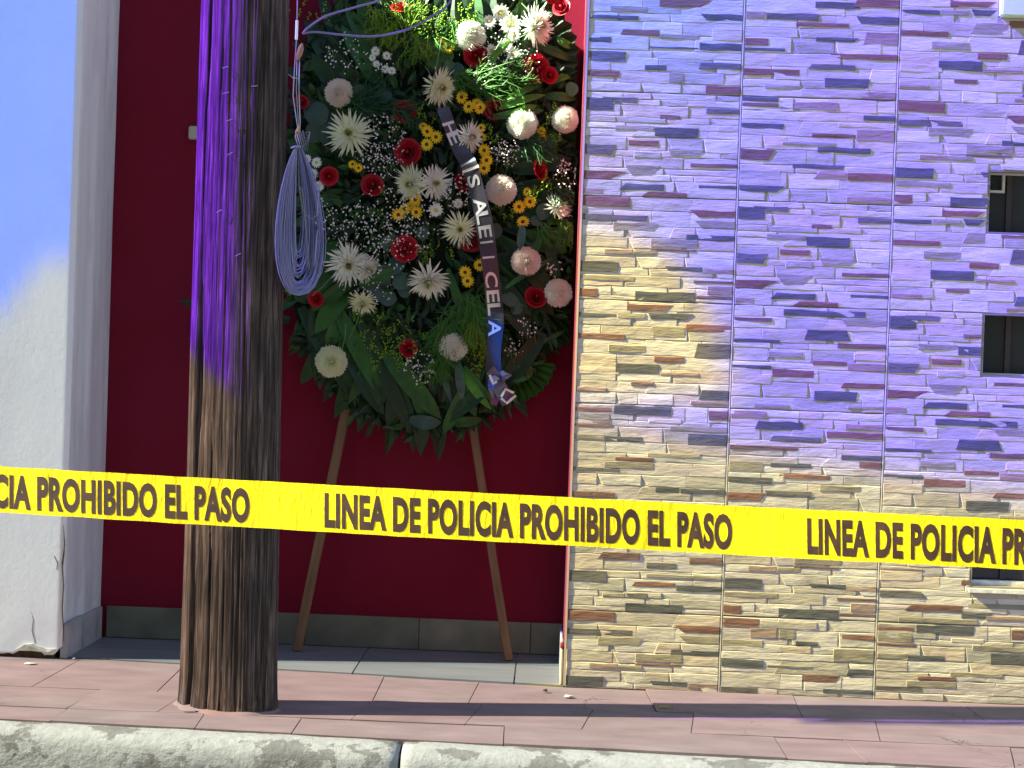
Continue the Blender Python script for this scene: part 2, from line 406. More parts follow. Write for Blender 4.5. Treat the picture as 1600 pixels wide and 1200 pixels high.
# ------------------------------------------------------------ tiled building at the right
TH = .3363; Z1 = .2514; TW = .5; NC, NR = 6, 8
COL = {'c0': (.50,.47,.40), 'c1': (.56,.53,.46), 'c2': (.42,.38,.31), 'c3': (.50,.43,.34), 'c4': (.48,.43,.39), 'c5': (.38,.36,.30),
       'g': (.27,.245,.18), 'm': (.29,.215,.175), 's': (.095,.10,.10), 't': (.13,.125,.115), 'r': (.195,.105,.078), 'b': (.17,.105,.085)}
SM = {}; keys = list(COL)
for k in keys:
    c = COL[k]; dk = tuple(v*.78 for v in c)
    SM[k] = mat('stone_'+k, c, .85, var=.13, vscale=22, bump=1.0, bscale=22, dist=.006, col2=dk, c2=(.5,.7), c2scale=12, stretch=(.4,1,1.6), rand=.06)
mats_list = [SM[k] for k in keys]
FACES = {
 'A': [(0,.18,.05,.18,'s'),(.1,.33,.04,.10,'t'),(.48,.62,.20,.25,'b'),(.45,.74,.32,.42,'s'),(.19,.45,.31,.37,'g'),(.28,.48,.45,.51,'r'),(0,.21,.50,.61,'t',0,-.03),(.54,.78,.52,.60,'g',.02,-.03),
       (.69,1,.655,.70,'b'),(0,.28,.76,.85,'r',0,-.10),(.27,.53,.87,.94,'s',-.04,0),(.26,.50,.69,.80,'g',.05,-.05),(.75,1,.865,.905,'s'),(.42,.68,.945,1,'r',-.04,0),(0,.13,.93,.99,'m'),(.78,1,.12,.18,'t'),(.32,.5,.56,.63,'c5')],
 'B': [(0,.31,.0,.10,'r'),(.70,1,.10,.18,'r',.06,0),(0,.43,.17,.235,'t'),(.2,.5,.24,.33,'g',0,-.03),(.73,1,.20,.28,'g',.05,0),(.68,1,.34,.40,'s'),(.45,.76,.39,.48,'g'),(.45,.75,.485,.515,'b'),
       (.15,.34,.50,.56,'m'),(.34,.5,.505,.56,'g'),(0,.25,.63,.74,'s'),(.55,.80,.65,.705,'s',.02,0),(.80,1,.66,.72,'m'),(0,.36,.76,.82,'g'),(.74,1,.78,.815,'b'),(0,.12,.89,.985,'r',0,.0),(.36,.76,.90,1,'s'),(.83,1,.83,.92,'m'),(.76,1,.93,.965,'b')],
 'C': [(.31,.62,.02,.09,'r',0,-.06),(0,.25,.12,.17,'s'),(.45,.75,.10,.17,'s',.02,-.05),(.25,.44,.11,.17,'g'),(.70,1,.20,.28,'r',-.0,0),(0,.31,.32,.38,'r'),(.48,.70,.23,.34,'g',-.03,0),(.20,.45,.42,.50,'g'),
       (.78,1,.38,.53,'t',-.02,0),(.50,.70,.52,.58,'r'),(.25,.54,.60,.70,'s'),(.545,.80,.67,.71,'m'),(.355,.51,.775,.82,'b'),(0,.20,.84,.89,'m'),(.82,1,.83,.93,'s',-.02,0),(.75,1,.94,.98,'m'),(.0,.28,.64,.72,'c3')],
 'D': [(0,.24,.03,.08,'r'),(0,.23,.09,.19,'g'),(.25,.63,.0,.10,'s'),(.87,1,.02,.12,'b',.0,0),(0,.25,.19,.225,'r'),(.20,.45,.30,.36,'s'),(0,.2,.29,.35,'g'),(.74,1,.25,.37,'s'),(.48,.83,.45,.50,'g'),(.27,.53,.50,.545,'r'),
       (.20,.53,.55,.62,'g'),(0,.31,.61,.66,'t'),(.54,.7,.78,.84,'s'),(.703,1,.785,.84,'s'),(0,.28,.85,.91,'b'),(.66,1,.93,.97,'r'),(.48,.7,.12,.17,'c3'),(.62,1,.18,.24,'g')],
 'E': [(.45,.75,.07,.14,'s'),(.72,1,.03,.12,'r',-.02,0),(0,.13,.18,.26,'m'),(.135,.48,.19,.265,'t'),(.72,1,.20,.28,'s',.03,0),(.33,.68,.27,.32,'r'),(.46,.75,.41,.46,'s',0,-.03),(.79,1,.35,.48,'m',-.02,0),(0,.16,.44,.52,'r'),
       (0,.27,.53,.57,'s'),(.56,1,.56,.62,'r'),(.44,.73,.67,.73,'t',-.02,0),(0,.37,.73,.80,'r'),(.53,.83,.80,.90,'s',0,-.01),(.14,.37,.88,.93,'g'),(.77,1,.92,1,'m')],
 'F': [(0,.24,.0,.05,'s'),(0,.24,.053,.10,'b'),(.25,.63,.03,.12,'m'),(.79,1,.14,.20,'s'),(0,.28,.25,.31,'s'),(.46,.75,.33,.37,'r'),(.75,1,.28,.40,'m'),(.63,1,.22,.27,'c3'),(.27,.62,.42,.46,'g'),(.50,.85,.46,.52,'s'),
       (0,.23,.50,.61,'b',0,-.04),(.34,.68,.63,.68,'s'),(.52,.7,.69,.78,'m',-.04,0),(.70,1,.70,.78,'r'),(0,.30,.85,.92,'s',0,-.05),(.70,1,.93,.99,'m'),(0,.27,.70,.8,'c5')],
 'G': [(.32,.86,.02,.09,'s'),(0,.25,.11,.16,'b'),(.70,1,.10,.17,'g',.03,0),(.48,.74,.21,.32,'s',-.02,.03),(.68,1,.33,.385,'b'),(0,.31,.32,.36,'s'),(.23,.46,.43,.50,'g'),(.52,.75,.51,.56,'r'),(.75,1,.52,.60,'m'),
       (0,.26,.57,.62,'s'),(.26,.54,.60,.69,'r'),(.73,1,.71,.77,'r',-.02,0),(.54,.83,.80,.90,'s',0,-.01),(.15,.38,.94,.995,'g'),(.76,1,.93,.97,'g'),(.0,.26,.66,.76,'c3'),(.79,1,.42,.5,'c3')],
 'H': [(0,.24,.01,.09,'m'),(.18,.48,.10,.19,'s',-.02,0),(.63,1,.18,.25,'r'),(.75,1,.10,.17,'m'),(.28,.60,.24,.30,'t',-.02,0),(0,.45,.34,.39,'b'),(.73,1,.40,.46,'s'),(.85,1,.465,.53,'r'),(0,.23,.5,.6,'g'),(.27,.54,.50,.55,'s'),
       (.33,.67,.61,.66,'r'),(0,.29,.65,.72,'s'),(.24,.55,.77,.84,'t',.02,0),(0,.25,.80,.89,'r',0,-.03),(.60,.87,.70,.77,'g')],
 'I': [(0,.45,.03,.08,'s'),(.45,.80,.09,.17,'r',0,-.07),(.13,.38,.17,.23,'g'),(.72,1,.22,.29,'s',.04,0),(0,.32,.26,.31,'s'),(.22,.46,.39,.46,'r',-.02,0),(0,.15,.47,.54,'s'),(.72,1,.50,.58,'s'),(.40,.72,.55,.575,'t'),
       (0,.25,.61,.72,'t'),(.73,1,.69,.76,'t',-.01,0),(.37,.52,.73,.79,'s'),(0,.21,.80,.86,'r'),(.53,.63,.80,.90,'g'),(.77,1,.91,.995,'r'),(.46,.72,.43,.48,'g'),(.8,1,.36,.48,'c3')],
 'J': [(.21,.46,.42,.50,'b',-.03,0),(.78,1,.45,.52,'b'),(.50,.70,.51,.57,'t'),(0,.25,.61,.73,'t'),(.43,.70,.70,.75,'r',-.02,0),(.70,1,.72,.78,'s'),(.37,.52,.81,.88,'t'),(.22,.37,.82,.87,'g'),(.37,.75,.91,1,'s'),
       (.1,.4,.1,.18,'s'),(.6,.9,.2,.26,'r'),(0,.2,.3,.37,'b'),(.5,1,.62,.66,'g')],
 'K': [(0,.24,.01,.10,'r'),(.24,.62,.02,.10,'c2'),(.78,1,.13,.185,'r'),(.37,.48,.10,.20,'g'),(.48,.63,.21,.26,'s'),(0,.27,.22,.29,'g'),(.73,1,.27,.40,'g'),(0,.28,.41,.49,'s'),(.83,1,.46,.53,'s',-.01,0),(.18,.36,.10,.2,'m'),
       (.53,.78,.53,.61,'b',0,-.02),(.67,1,.66,.71,'s'),(0,.25,.68,.75,'t'),(.3,.6,.45,.48,'g'),(.4,.9,.86,.92,'r')],
 'L': [(0,.28,.69,.76,'t',0,.03),(.22,.55,.81,.88,'r',-.05,0),(.54,.75,.88,.94,'s',0,-.03),(.53,.60,.56,.62,'b'),(.13,.65,.94,1,'g'),(.5,.9,.1,.17,'s'),(0,.3,.2,.26,'r'),(0,.28,.5,.6,'c3'),(0,.28,.47,.5,'m'),(.7,1,.9,.95,'m'),(.58,1,.78,.84,'g')],
}
GRID = [  # rows from the top of frame down
 ['I','E','C','K','F','B'],['A','F','B','E','C','G'],['B','A','C','D','H','A'],['C','G','A','F','I','E'],['D','H','G','B','C','D'],['J','B','L','A','G','K'],['B','K','D','H','F','C']]
GRID = [['G','C','F','A','D','E'],['H','D','K','C','B','I']] + GRID
tb = empty('tiled_building', (0,0,0), 'building clad in cream, rust and slate split stone tiles right of the porch', 'building')
grout_m = mat('tile_grout', (.62,.60,.54), .9, var=.15, vscale=20)
# window openings (x0,x1,z0,z1), from the photograph, on the tiled face
def wrect(px, t, b):
    A_ = at(px, t, 0); B_ = at(px-4, b, 0); return [A_.x-.004, A_.x+.42, B_.z, A_.z]
WINS = [wrect(1547,265,365), wrect(1538,489,589), wrect(1521,818,918)]
SIGN = [at(1560,28,0).x, at(1560,28,0).x+.3, at(1560,28,0).z, at(1560,28,0).z+.22]
allst = []
def stone(poly, depth, r, zt):
    # poly: x0,x1 at top; x0,x1 at bottom; z top, z bottom
    a0, a1, b0, b1, zT, zB = poly
    n = max(2, min(5, int((a1-a0)/.045))); vs = []
    hh = zT-zB; j = min(.0025, hh*.10)
    tilt = r.uniform(-.0004,.0004)
    jt = [r.uniform(-j, j) if 0 < k < n else 0 for k in range(n+1)]; jb = [r.uniform(-j, j) if 0 < k < n else 0 for k in range(n+1)]
    def ring(inset, y, rough):
        o = []
        for k in range(n+1):
            t = k/n; x = lerp(a0+inset, a1-inset, t); o.append((x, y + (r.uniform(-rough, rough)) + tilt*(t-.5)*2, zT-inset+jt[k]))
        for k in range(n, -1, -1):
            t = k/n; x = lerp(b0+inset, b1-inset, t); o.append((x, y + (r.uniform(-rough, rough)) + tilt*(t-.5)*2, zB+inset+jb[k]))
        return o
    back = ring(0, 0, 0); fr = ring(min(.0018, hh*.12), -depth, .0004)
    m_ = len(back); vs = back+fr
    fs = [(i, (i+1) % m_, m_+(i+1) % m_, m_+i) for i in range(m_)]
    mid = []
    for k in range(n+1):
        t = k/n
        mid.append(len(vs)); A_ = fr[k]; B_ = fr[m_-1-k]; s = r.uniform(.35, .65)
        vs.append((lerp(A_[0], B_[0], s), lerp(A_[1], B_[1], s) - r.uniform(-.0003, .0006), lerp(A_[2], B_[2], s)))
    for k in range(n):
        fs.append((m_+k, m_+k+1, mid[k+1], mid[k])); fs.append((mid[k], mid[k+1], m_+m_-2-k, m_+m_-1-k))
    fs.append((m_, mid[0], m_+m_-1)); fs.append((m_+n, m_+n+1, mid[n]))
    return vs, fs
def clip_ok(x0, x1, zB, zT):
    """cut a stone back to an opening edge; None when it lies inside an opening"""
    for (wx0, wx1, wz0, wz1) in WINS+[SIGN]:
        if x1 > wx0 and x0 < wx1 and zT > wz0 and zB < wz1:
            if x0 < wx0-.01: x1 = wx0-.001
            elif x1 > wx1+.01: x0 = wx1+.001
            elif zT > wz1+.006: zB = wz1+.001
            elif zB < wz0-.006: zT = wz0-.001
            else: return None
    return x0, x1, zB, zT
tile_objs = {}
for ri, rowf in enumerate(GRID):
    k = 8-ri                                                    # bottom row of cut tiles has ri = 8
    zt = Z1 + TH*k; zb_ = zt-TH
    for ci, fc in enumerate(rowf[:6]):
        r = random.Random(hash((ri, 5)) % 100 + ord(fc)*13)      # equal faces share a layout
        r = random.Random(ord(fc)*13)
        x0 = ci*TW + (.002 if ci == 0 else .0035); x1 = (ci+1)*TW-.0035
        z0 = max(zb_+.0012, 0.001); z1 = zt-.0012
        # slab behind the stones
        mb = MB(); tx0, tx1 = x0, x1
        rects = [(tx0, tx1, z0, z1)]
        for wv in WINS+[SIGN]:
            out = []
            for (a, b, c, d) in rects:
                if b > wv[0] and a < wv[1] and d > wv[2] and c < wv[3]:
                    if a < wv[0]: out.append((a, wv[0], c, d))
                    if b > wv[1]: out.append((wv[1], b, c, d))
                    aa, bb = max(a, wv[0]), min(b, wv[1])
                    if d > wv[3]: out.append((aa, bb, wv[3], d))
                    if c < wv[2]: out.append((aa, bb, c, wv[2]))
                else: out.append((a, b, c, d))
            rects = out
        for (a, b, c, d) in rects: mb.box(a, b, .0002, .009, c, d)
        if not rects: continue
        to = mb.build('cladding_tile', SM['c5'], tb)
        # cream courses
        st = []; v = 0
        while v < .985:
            h = r.choice([.06,.075,.09,.11,.13,.15]); v2 = min(1, v+h)
            if 1-v2 < .04: v2 = 1
            u = 0
            while u < .99:
                l = r.uniform(.14, .46); u2 = min(1, u+l)
                if 1-u2 < .1: u2 = 1
                st.append((u, u2, v, v2, r.choice(['c0','c1','c2','c3','c4','c0','c1','c5','c0']), r.uniform(-.055,.055) if u > 0 else 0, 0, r.uniform(.0005,.0016)))
                u = u2
            v = v2
        base = len(st)
        for q in FACES[fc]:
            q = tuple(q)+(0, 0) if len(q) == 5 else tuple(q)
            st.append((*q, r.uniform(.0018,.0023)))
        for (u0, u1, v0, v1, kk, slo, sro, dep) in st:
            X0, X1 = lerp(x0, x1, u0), lerp(x0, x1, u1); ZT = lerp(zt-.0012, zb_+.0012, v0); ZB = lerp(zt-.0012, zb_+.0012, v1)
            if ZT < .004: continue
            ZB = max(ZB, .001)
            if ZT-ZB < .006: continue
            cl = clip_ok(X0, X1, ZB, ZT)
            if not cl: continue
            X0, X1, ZB, ZT = cl
            if X1-X0 < .012 or ZT-ZB < .005: continue
            g = .0007
            poly = (X0+g, X1-g, X0+g+max(slo*TW, x0-X0), X1-g+min(sro*TW, x1-X1), ZT-g, ZB+g)
            if poly[3]-poly[2] < .01: continue
            vis = X0 < 1.62 and ZB < 2.2 and ZT < 2.27
            allst.append(((X1-X0)*(ZT-ZB)*(1 if vis else 0) * (1.6 if dep > .00175 else 1), stone(poly, dep, r, zt), kk, to))
allst.sort(key=lambda s: -s[0])
for a, (v, f), kk, to in allst[:300]:
    mb = MB(); mb.add(v, f); mb.build('stone', SM[kk], to)
mb = MB()
for a, (v, f), kk, to in allst[300:]: mb.add(v, f, keys.index(kk))
so_ = mb.build('stones', mats_list, tb); so_['kind'] = 'stuff'
# masonry behind, with openings
mass = MB(); Xr = 3.0; Zt = 3.05
cols = sorted(set([.0, Xr]+[q for wv in WINS for q in wv[:2]]))
xsb = cols
for a, b in zip(xsb[:-1], xsb[1:]):
    cuts = sorted([(wv[2], wv[3]) for wv in WINS if wv[0] <= a+1e-6 and wv[1] >= b-1e-6])
    z = -.03
    for c, d in cuts+[(Zt, Zt)]:
        if c > z: mass.box(a, b, .010, .24, z, c)
        z = max(z, d)
mass.build('masonry', grout_m, tb)
for ci in range(1, 6):
    mb = MB(); x = ci*TW; segs = [(0.001, Zt-.1)]
    for wv in WINS+[SIGN]:
        if wv[0] < x < wv[1]: segs = [q for (c, d) in segs for q in ((c, wv[2]), (wv[3], d)) if q[1] > q[0]]
    for c, d in segs: mb.box(x-.0017, x+.0017, -.0014, .009, c, d)
    mb.build('grout_line', grout_m, tb)
mb = MB(); mb.box(.002, Xr, .241, .9, -.03, Zt-.03); mb.build('rear_wall', red_m, tb)
# red painted return of the corner, facing the porch
ret_m = mat('red_return', (.22,.028,.04), .7, var=.15, vscale=8, bump=.2)
mb = MB(); mb.box(-.006, .0, -.002, RD, .13, Zt); me = mb.mesh('painted_return'); obj('painted_return', me, ret_m, tb)
mb = MB(); mb.box(-.0055, .0015, -.0034, -.0022, .004, Zt-.3); mb.build('edge_trim', mat('tile_edge', (.5,.38,.33), .7), tb)
for a, b in ((.004, .16), (.163, .40), (.403, RD-.012)):
    mb = MB(); mb.box(-.016, -.0065 if a > .1 else -.007, a, b, .004, .118); me = mb.mesh('skirting_tile'); bevel_mesh(me, .0025, 1)
    obj('skirting_tile', me, sk_m, tb)
mb = MB(); mb.box(-.018, -.0065, -.0, .06, .12, .138); me = mb.mesh('render_lump'); bevel_mesh(me, .004, 2); obj('render_lump', me, ret_m, tb)
# windows
glass_m = [mat('dark_glass', (.035,.036,.030), .25, spec=.35, var=.15, vscale=2), mat('navy_glass', (.012,.013,.026), .2, spec=.5)]
fr_m = mat('window_frame', (.05,.04,.03), .5); wf_m = mat('pale_frame', (.50,.47,.36), .5); reveal_m = mat('reveal', (.20,.19,.17), .8)
sill_m = mat('white_sill', (.62,.62,.60), .7, var=.2, vscale=40, bump=.3)
for i, (a, b, c, d) in enumerate(WINS):
    wv = MB(); t = .006
    wv.box(a+.0005, a+t, .0, .10, c, d); wv.box(b-t, b-.0005, .0, .10, c, d); wv.box(a+t, b-t, .0, .10, d-t, d-.0005); wv.box(a+t, b-t, .0, .10, c+.0005, c+t)
    wo_ = wv.build('window', reveal_m, tb)
    dx = (.085, .104, .13)[i]
    for q, (p0, p1) in enumerate(((a+t, a+t+dx*.78), (a+t+dx*.78+.018, a+t+dx*.78+.2), (a+t+dx*.78+.218, b-t))):
        mb = MB(); mb.box(p0, p1, .055, .06, c+t, d-t); mb.build('pane', glass_m[1 if i == 2 else 0], wo_)
    mb = MB()
    for q in (a+t+dx*.78, a+t+dx*.78+.2): mb.box(q+.0005, q+.0175, .045, .066, c+t, d-t)
    mb.build('mullion', fr_m if i < 2 else glass_m[1], wo_)
    if i == 0:
        mb = MB(); mb.box(a+t, b-t, .030, .044, d-t-.006, d-t-.0003)
        mb.box(a+t+.048, a+t+.056, .030, .044, d-t-.056, d-t-.0063); mb.box(a+t, a+t+.056, .030, .044, d-t-.064, d-t-.0563)  # pale L-shaped bars stand in for a reflection in the pane
        mb.build('frame', wf_m, wo_)
    else:
        mb = MB(); mb.box(a+t, b-t, .020, .05, c+t+.0003, c+t+(.008 if i == 1 else .016)); mb.build('sill', sill_m if i == 2 else wf_m, wo_)
mb = MB(); mb.box(WINS[2][0]-.004, WINS[2][1], -.014, -.0135+.012, WINS[2][2]-.014, WINS[2][2]-.001); mb.build('sill', sill_m, tb)
# pale box at the top right
mb = MB(); mb.box(SIGN[0]+.001, SIGN[1], -.035, .008, SIGN[2]+.001, SIGN[3]); me = mb.mesh('meter_box'); bevel_mesh(me, .004, 2)
tag(obj('meter_box', me, mat('pale_box', (.60,.76,.45), .55)), 'pale green grey box fixed on the stone tiles above the small windows', 'box')

# ------------------------------------------------------------ wooden pole
PX, PY = -1.0, -.50
def wood_mat():
    M = bpy.data.materials.new('weathered_wood'); M.use_nodes = True; N = M.node_tree.nodes; L = M.node_tree.links
    b = N['Principled BSDF']; b.inputs['Roughness'].default_value = .85; b.inputs['Specular IOR Level'].default_value = .2
    tc = N.new('ShaderNodeTexCoord'); mp = N.new('ShaderNodeMapping'); mp.inputs['Scale'].default_value = (1,1,.045); L.new(tc.outputs['Object'], mp.inputs[0])
    n1 = N.new('ShaderNodeTexNoise'); n1.inputs['Scale'].default_value = 75; n1.inputs['Detail'].default_value = 8; n1.inputs['Roughness'].default_value = .7; n1.inputs['Distortion'].default_value = .6
    L.new(mp.outputs[0], n1.inputs[0])
    n2 = N.new('ShaderNodeTexNoise'); n2.inputs['Scale'].default_value = 4; n2.inputs['Detail'].default_value = 5; L.new(tc.outputs['Object'], n2.inputs[0])
    cr = N.new('ShaderNodeValToRGB'); e = cr.color_ramp.elements
    e[0].position = .33; e[0].color = (.022,.017,.014,1); e[1].position = .68; e[1].color = (.175,.125,.10,1)
    k = e.new(.48); k.color = (.06,.043,.034,1); k = e.new(.57); k.color = (.105,.077,.062,1)
    L.new(n1.outputs[0], cr.inputs[0])
    cr2 = N.new('ShaderNodeMapRange'); cr2.inputs[1].default_value = .35; cr2.inputs[2].default_value = .65; cr2.inputs[3].default_value = .65; cr2.inputs[4].default_value = 1.3
    L.new(n2.outputs[0], cr2.inputs[0])
    vm = N.new('ShaderNodeVectorMath'); vm.operation = 'SCALE'; L.new(cr.outputs[0], vm.inputs[0]); L.new(cr2.outputs[0], vm.inputs['Scale'])
    mp3 = N.new('ShaderNodeMapping'); mp3.inputs['Scale'].default_value = (1,1,.02); L.new(tc.outputs['Object'], mp3.inputs[0])
    n3 = N.new('ShaderNodeTexNoise'); n3.inputs['Scale'].default_value = 210; n3.inputs['Detail'].default_value = 4; n3.inputs['Distortion'].default_value = 1.2; L.new(mp3.outputs[0], n3.inputs[0])
    r3 = N.new('ShaderNodeMapRange'); r3.inputs[1].default_value = .40; r3.inputs[2].default_value = .54; r3.inputs[3].default_value = .38; r3.inputs[4].default_value = 1.05; L.new(n3.outputs[0], r3.inputs[0])
    v3 = N.new('ShaderNodeVectorMath'); v3.operation = 'SCALE'; L.new(vm.outputs[0], v3.inputs[0]); L.new(r3.outputs[0], v3.inputs['Scale'])
    L.new(v3.outputs[0], b.inputs['Base Color'])
    bp = N.new('ShaderNodeBump'); bp.inputs['Strength'].default_value = 1; bp.inputs['Distance'].default_value = .006
    L.new(n1.outputs[0], bp.inputs['Height']); L.new(bp.outputs[0], b.inputs['Normal'])
    return M
wood_m = wood_mat()
RC, RS = math.cos(R(15)), math.sin(R(15))
pole = empty('utility_pole', (PX, PY, 0), 'thick weathered wooden utility pole with deep vertical cracks on the pavement', 'pole')
def pole_shape():
    NA, NZ = 300, 230; H = 6.0; vs = []; fs = []
    zs = [-.04 + 2.5*i/(NZ*.86) for i in range(int(NZ*.86)+1)]; zs += [zs[-1]+.12*i for i in range(1, 30)]
    NZ = len(zs)
    def crack_c(z, k):
        if k == 0:      # main crack, x offset in units of the radius
            return -.60 + .035*z*.3 - .10*sstep(.8, 1.15, z)*sstep(2.2, .9, z)*.6 + .02*math.sin(z*7) + .012*noise.noise(Vector((z*9, 3, 0)))
        if k == 1: return -.20 + .05*math.sin(z*3+1) + .03*noise.noise(Vector((z*6, 8, 0)))
        if k == 2: return .12 + .03*math.sin(z*4) + .02*noise.noise(Vector((z*7, 12, 0)))
        return .42 + .03*math.sin(z*2.2)
    for z in zs:
        rx = lerp(.152, .133, min(1, z/2.2)) - .006*max(0, z-2.2)*.5; ry = lerp(.088, .086, min(1, z/2.2))
        cx = lerp(0, -.018, z/2.2); cy = 0
        flare = .006*math.exp(-max(0, z)/.05)
        wc = .020+.05*sstep(.55, .75, z)*sstep(1.25, 1.0, z)*1.0
        wc = .032 + .06*math.exp(-((z-.98)/.25)**2) + .018*math.exp(-((z-.2)/.3)**2)
        for a in range(NA):
            an = 2*math.pi*a/NA; ca, sa = math.cos(an), math.sin(an)
            g = noise.noise(Vector((ca*14, sa*14, z*.55)))*.0030 + abs(noise.noise(Vector((ca*34, sa*34, z*1.1))))*-.0042 + noise.noise(Vector((ca*3, sa*3, z*.8)))*.0035 + noise.noise(Vector((ca*60, sa*60, z*3)))*.0010
            d = 0
            if sa < .25:
                u = ca
                for k, (w_, dp) in enumerate(((wc, .080), (.014, .010*sstep(.9, .55, z)+.004), (.010, .010*sstep(.55, .3, z)), (.010, .006))):
                    q = abs(u-crack_c(z, k))/w_
                    if q < 1.8: d -= dp*math.exp(-q**3*1.2)
            k_ = 1 + (g+d+flare)/rx
            lx, ly = rx*ca*k_, (ry+(g+d+flare)*.9)*sa; vs.append((cx+lx*RC+ly*RS, cy-lx*RS+ly*RC, z))
    for j in range(NZ-1):
        for a in range(NA): b_ = (a+1) % NA; fs.append((j*NA+a, j*NA+b_, (j+1)*NA+b_, (j+1)*NA+a))
    fs.append(tuple(range((NZ-1)*NA, NZ*NA)))
    mb = MB(); mb.add(vs, fs); return mb
pole_shape().build('shaft', wood_m, pole, smooth=True)
# splinters and staples
stap_m = mat('staple_metal', (.5,.5,.5), .4, metal=.8)
mb = MB(); rr_ = random.Random(5)
for (qx, qy) in ((397,134),(353,145),(358,188),(360,240),(352,105),(372,398),(448,112),(455,115),(412,320),(400,500),(342,330),(420,250)):
    c = at(qx, qy, PY-.095); a = rr_.uniform(-.6,.6)
    yy = -.094*math.sqrt(max(.05, 1-((c.x-PX+.02)/.145)**2)) - .002
    p0 = Vector((c.x-PX-.009*math.cos(a), yy, c.z-.009*math.sin(a))); p1 = Vector((c.x-PX+.009*math.cos(a), yy, c.z+.009*math.sin(a)))
    mb.tube([p0+Vector((0,.008,0)), p0+Vector((0,-.001,0)), p1+Vector((0,-.001,0)), p1+Vector((0,.008,0))], .0011, 5)
so2 = mb.build('staples', stap_m, pole)
mb = MB(); v = []; f = []; n = 72
for i in range(n+1):
    an = 2*math.pi*i/n; q = noise.noise(Vector((math.cos(an)*2.2, math.sin(an)*2.2, 4)))
    for rr3, zz3 in ((.90, .010+.005*q), (1.03+.03*q, .008+.004*q), (1.10+.16*q, -.004)):
        lx, ly = .155*rr3*math.cos(an), (.093*rr3+.012*(rr3 > 1.05))*math.sin(an)
        v.append((PX+lx*RC+ly*RS, PY-lx*RS+ly*RC, zz3))
for i in range(n):
    for q in range(2): a = i*3+q; f.append((a, a+1, a+4, a+3))
mb.add(v, f); mb.build('mortar_collar', pave_m[0], walk, smooth=True)
c0 = atz(331, 1108)
mb = MB(); v = []; f = []
pts = [(.012,.10),(.004,.07),(-.002,.04),(-.015,.015),(-.035,-.015),(-.07,-.035)]
for i, (dx, dy) in enumerate(pts): v += [(c0.x+dx-.004, c0.y+dy-.03, .0035), (c0.x+dx+.007, c0.y+dy-.034, .0035)]
for i in range(len(pts)-1): f.append((2*i, 2*i+1, 2*i+3, 2*i+2))
mb.add(v, f); mb.build('crack_fill', dirt_m, walk)

# ------------------------------------------------------------ coil of drop wire and loose cable on the pole
wire_m = mat('blue_lit_wire', (.20,.20,.36), .4, spec=.5); dark_wire = mat('grey_wire', (.16,.16,.17), .5);  # coil wires carry the blue of the light in their base colour
coil = empty('wire_coil', tuple(at(466, 225, PY-.10)), 'hanging coil of pale telephone wires tied at the right side of the wooden pole', 'cable coil')
cl = coil.location.copy()
def W(px, py, y): return at(px, py, y)-cl
rc = random.Random(11)
mb = MB(); 
for i in range(56):
    t = i/55; wob = rc.uniform(-1.5,1.5)
    xl = lerp(427, 461, t**.75)+rc.uniform(-2,2); xr = lerp(508, 474, t)+rc.uniform(-6,5)
    yb_ = lerp(458, 395, t**2.6)+rc.uniform(-9,7)
    y0 = PY-.108-.012*(1-t)+rc.uniform(-.004,.004); y1 = PY-.02+rc.uniform(-.02,.02); pts = []
    for q in range(25):
        th = 2*math.pi*q/24; u = (1-math.cos(th))/2; sd = abs(math.sin(th))**.85*(.35+.65*math.sqrt(u))*1.12
        x = 465 - (465-xl)*sd if th < math.pi else 465 + (xr-465)*sd
        x += (8-14*t)*u*0 + wob*math.sin(th*1.5) - (465-lerp(xl, xr, .5))*u*.0
        y = 229 + (yb_-229)*u**.92
        pts.append((x, y, lerp(y0, y1, sstep(.35, .75, q/24))))
    mb.tube([W(*q) for q in pts], .00115, 5)
mb.build('wires', wire_m, coil, smooth=True)
mb = MB()
for (a, b, dy) in (((480,330),(492,342),330),((468,300),(488,420),410)):
    mb.tube([W(466,235,PY-.11), W(467,290,PY-.115), W(473,a[1],PY-.11), W(b[0]-5,b[1],PY-.10), W(b[0]+4,b[1]-6,PY-.09), W(b[0]+8,b[1]-60,PY-.08)], .0017, 5)
for k in range(5):
    mb.tube([W(467,222,PY-.10), W(461+k*3,212-k*2,PY-.115), W(468+k*3,236,PY-.12), W(476+k*2,226-k*5,PY-.10), W(468,210,PY-.1)], .0018, 5)
mb.build('loose_wires', dark_wire, coil, smooth=True)
mb = MB(); mb.tube([W(455,231,PY-.12), W(461,229,PY-.127), W(469,229,PY-.124), W(471,232,PY-.10)], .003, 6); mb.build('tie', wire_m, coil)
mb = MB(); mb.tube([W(468,196,PY-.10), W(465,206,PY-.104), W(463,218,PY-.10)], [.003,.007,.003], 7); mb.build('tag', mat('tan_tape', (.35,.22,.10), .7), coil)
# three drop wires from above, with insulator
dw = empty('drop_wires', tuple(at(465, 60, PY-.08)), 'thin wires with brown insulator running down the right edge of the wooden pole', 'cable')
cl = dw.location.copy()
mb = MB()
mb.tube([W(466,-60,PY-.08), W(464,30,PY-.08), W(463,66,PY-.08), W(460,110,PY-.08), W(458,150,PY-.085), W(463,185,PY-.09), W(467,212,PY-.10)], .0016, 5)
mb.tube([W(468,90,PY-.08), W(467,140,PY-.08), W(469,190,PY-.09), W(468,215,PY-.10)], .0016, 5)
mb.tube([W(464,95,PY-.08), W(463,140,PY-.08), W(466,190,PY-.09), W(468,215,PY-.10)], .0014, 5)
mb.build('wires', mat('grey_wire_lit', (.3,.3,.3), .4), dw, smooth=True)
mb = MB(); mb.tube([W(464,32,PY-.085), W(463.5,48,PY-.085), W(463,62,PY-.085)], .0042, 8); mb.build('sleeve', mat('white_sleeve', (.85,.85,.82), .3), dw)
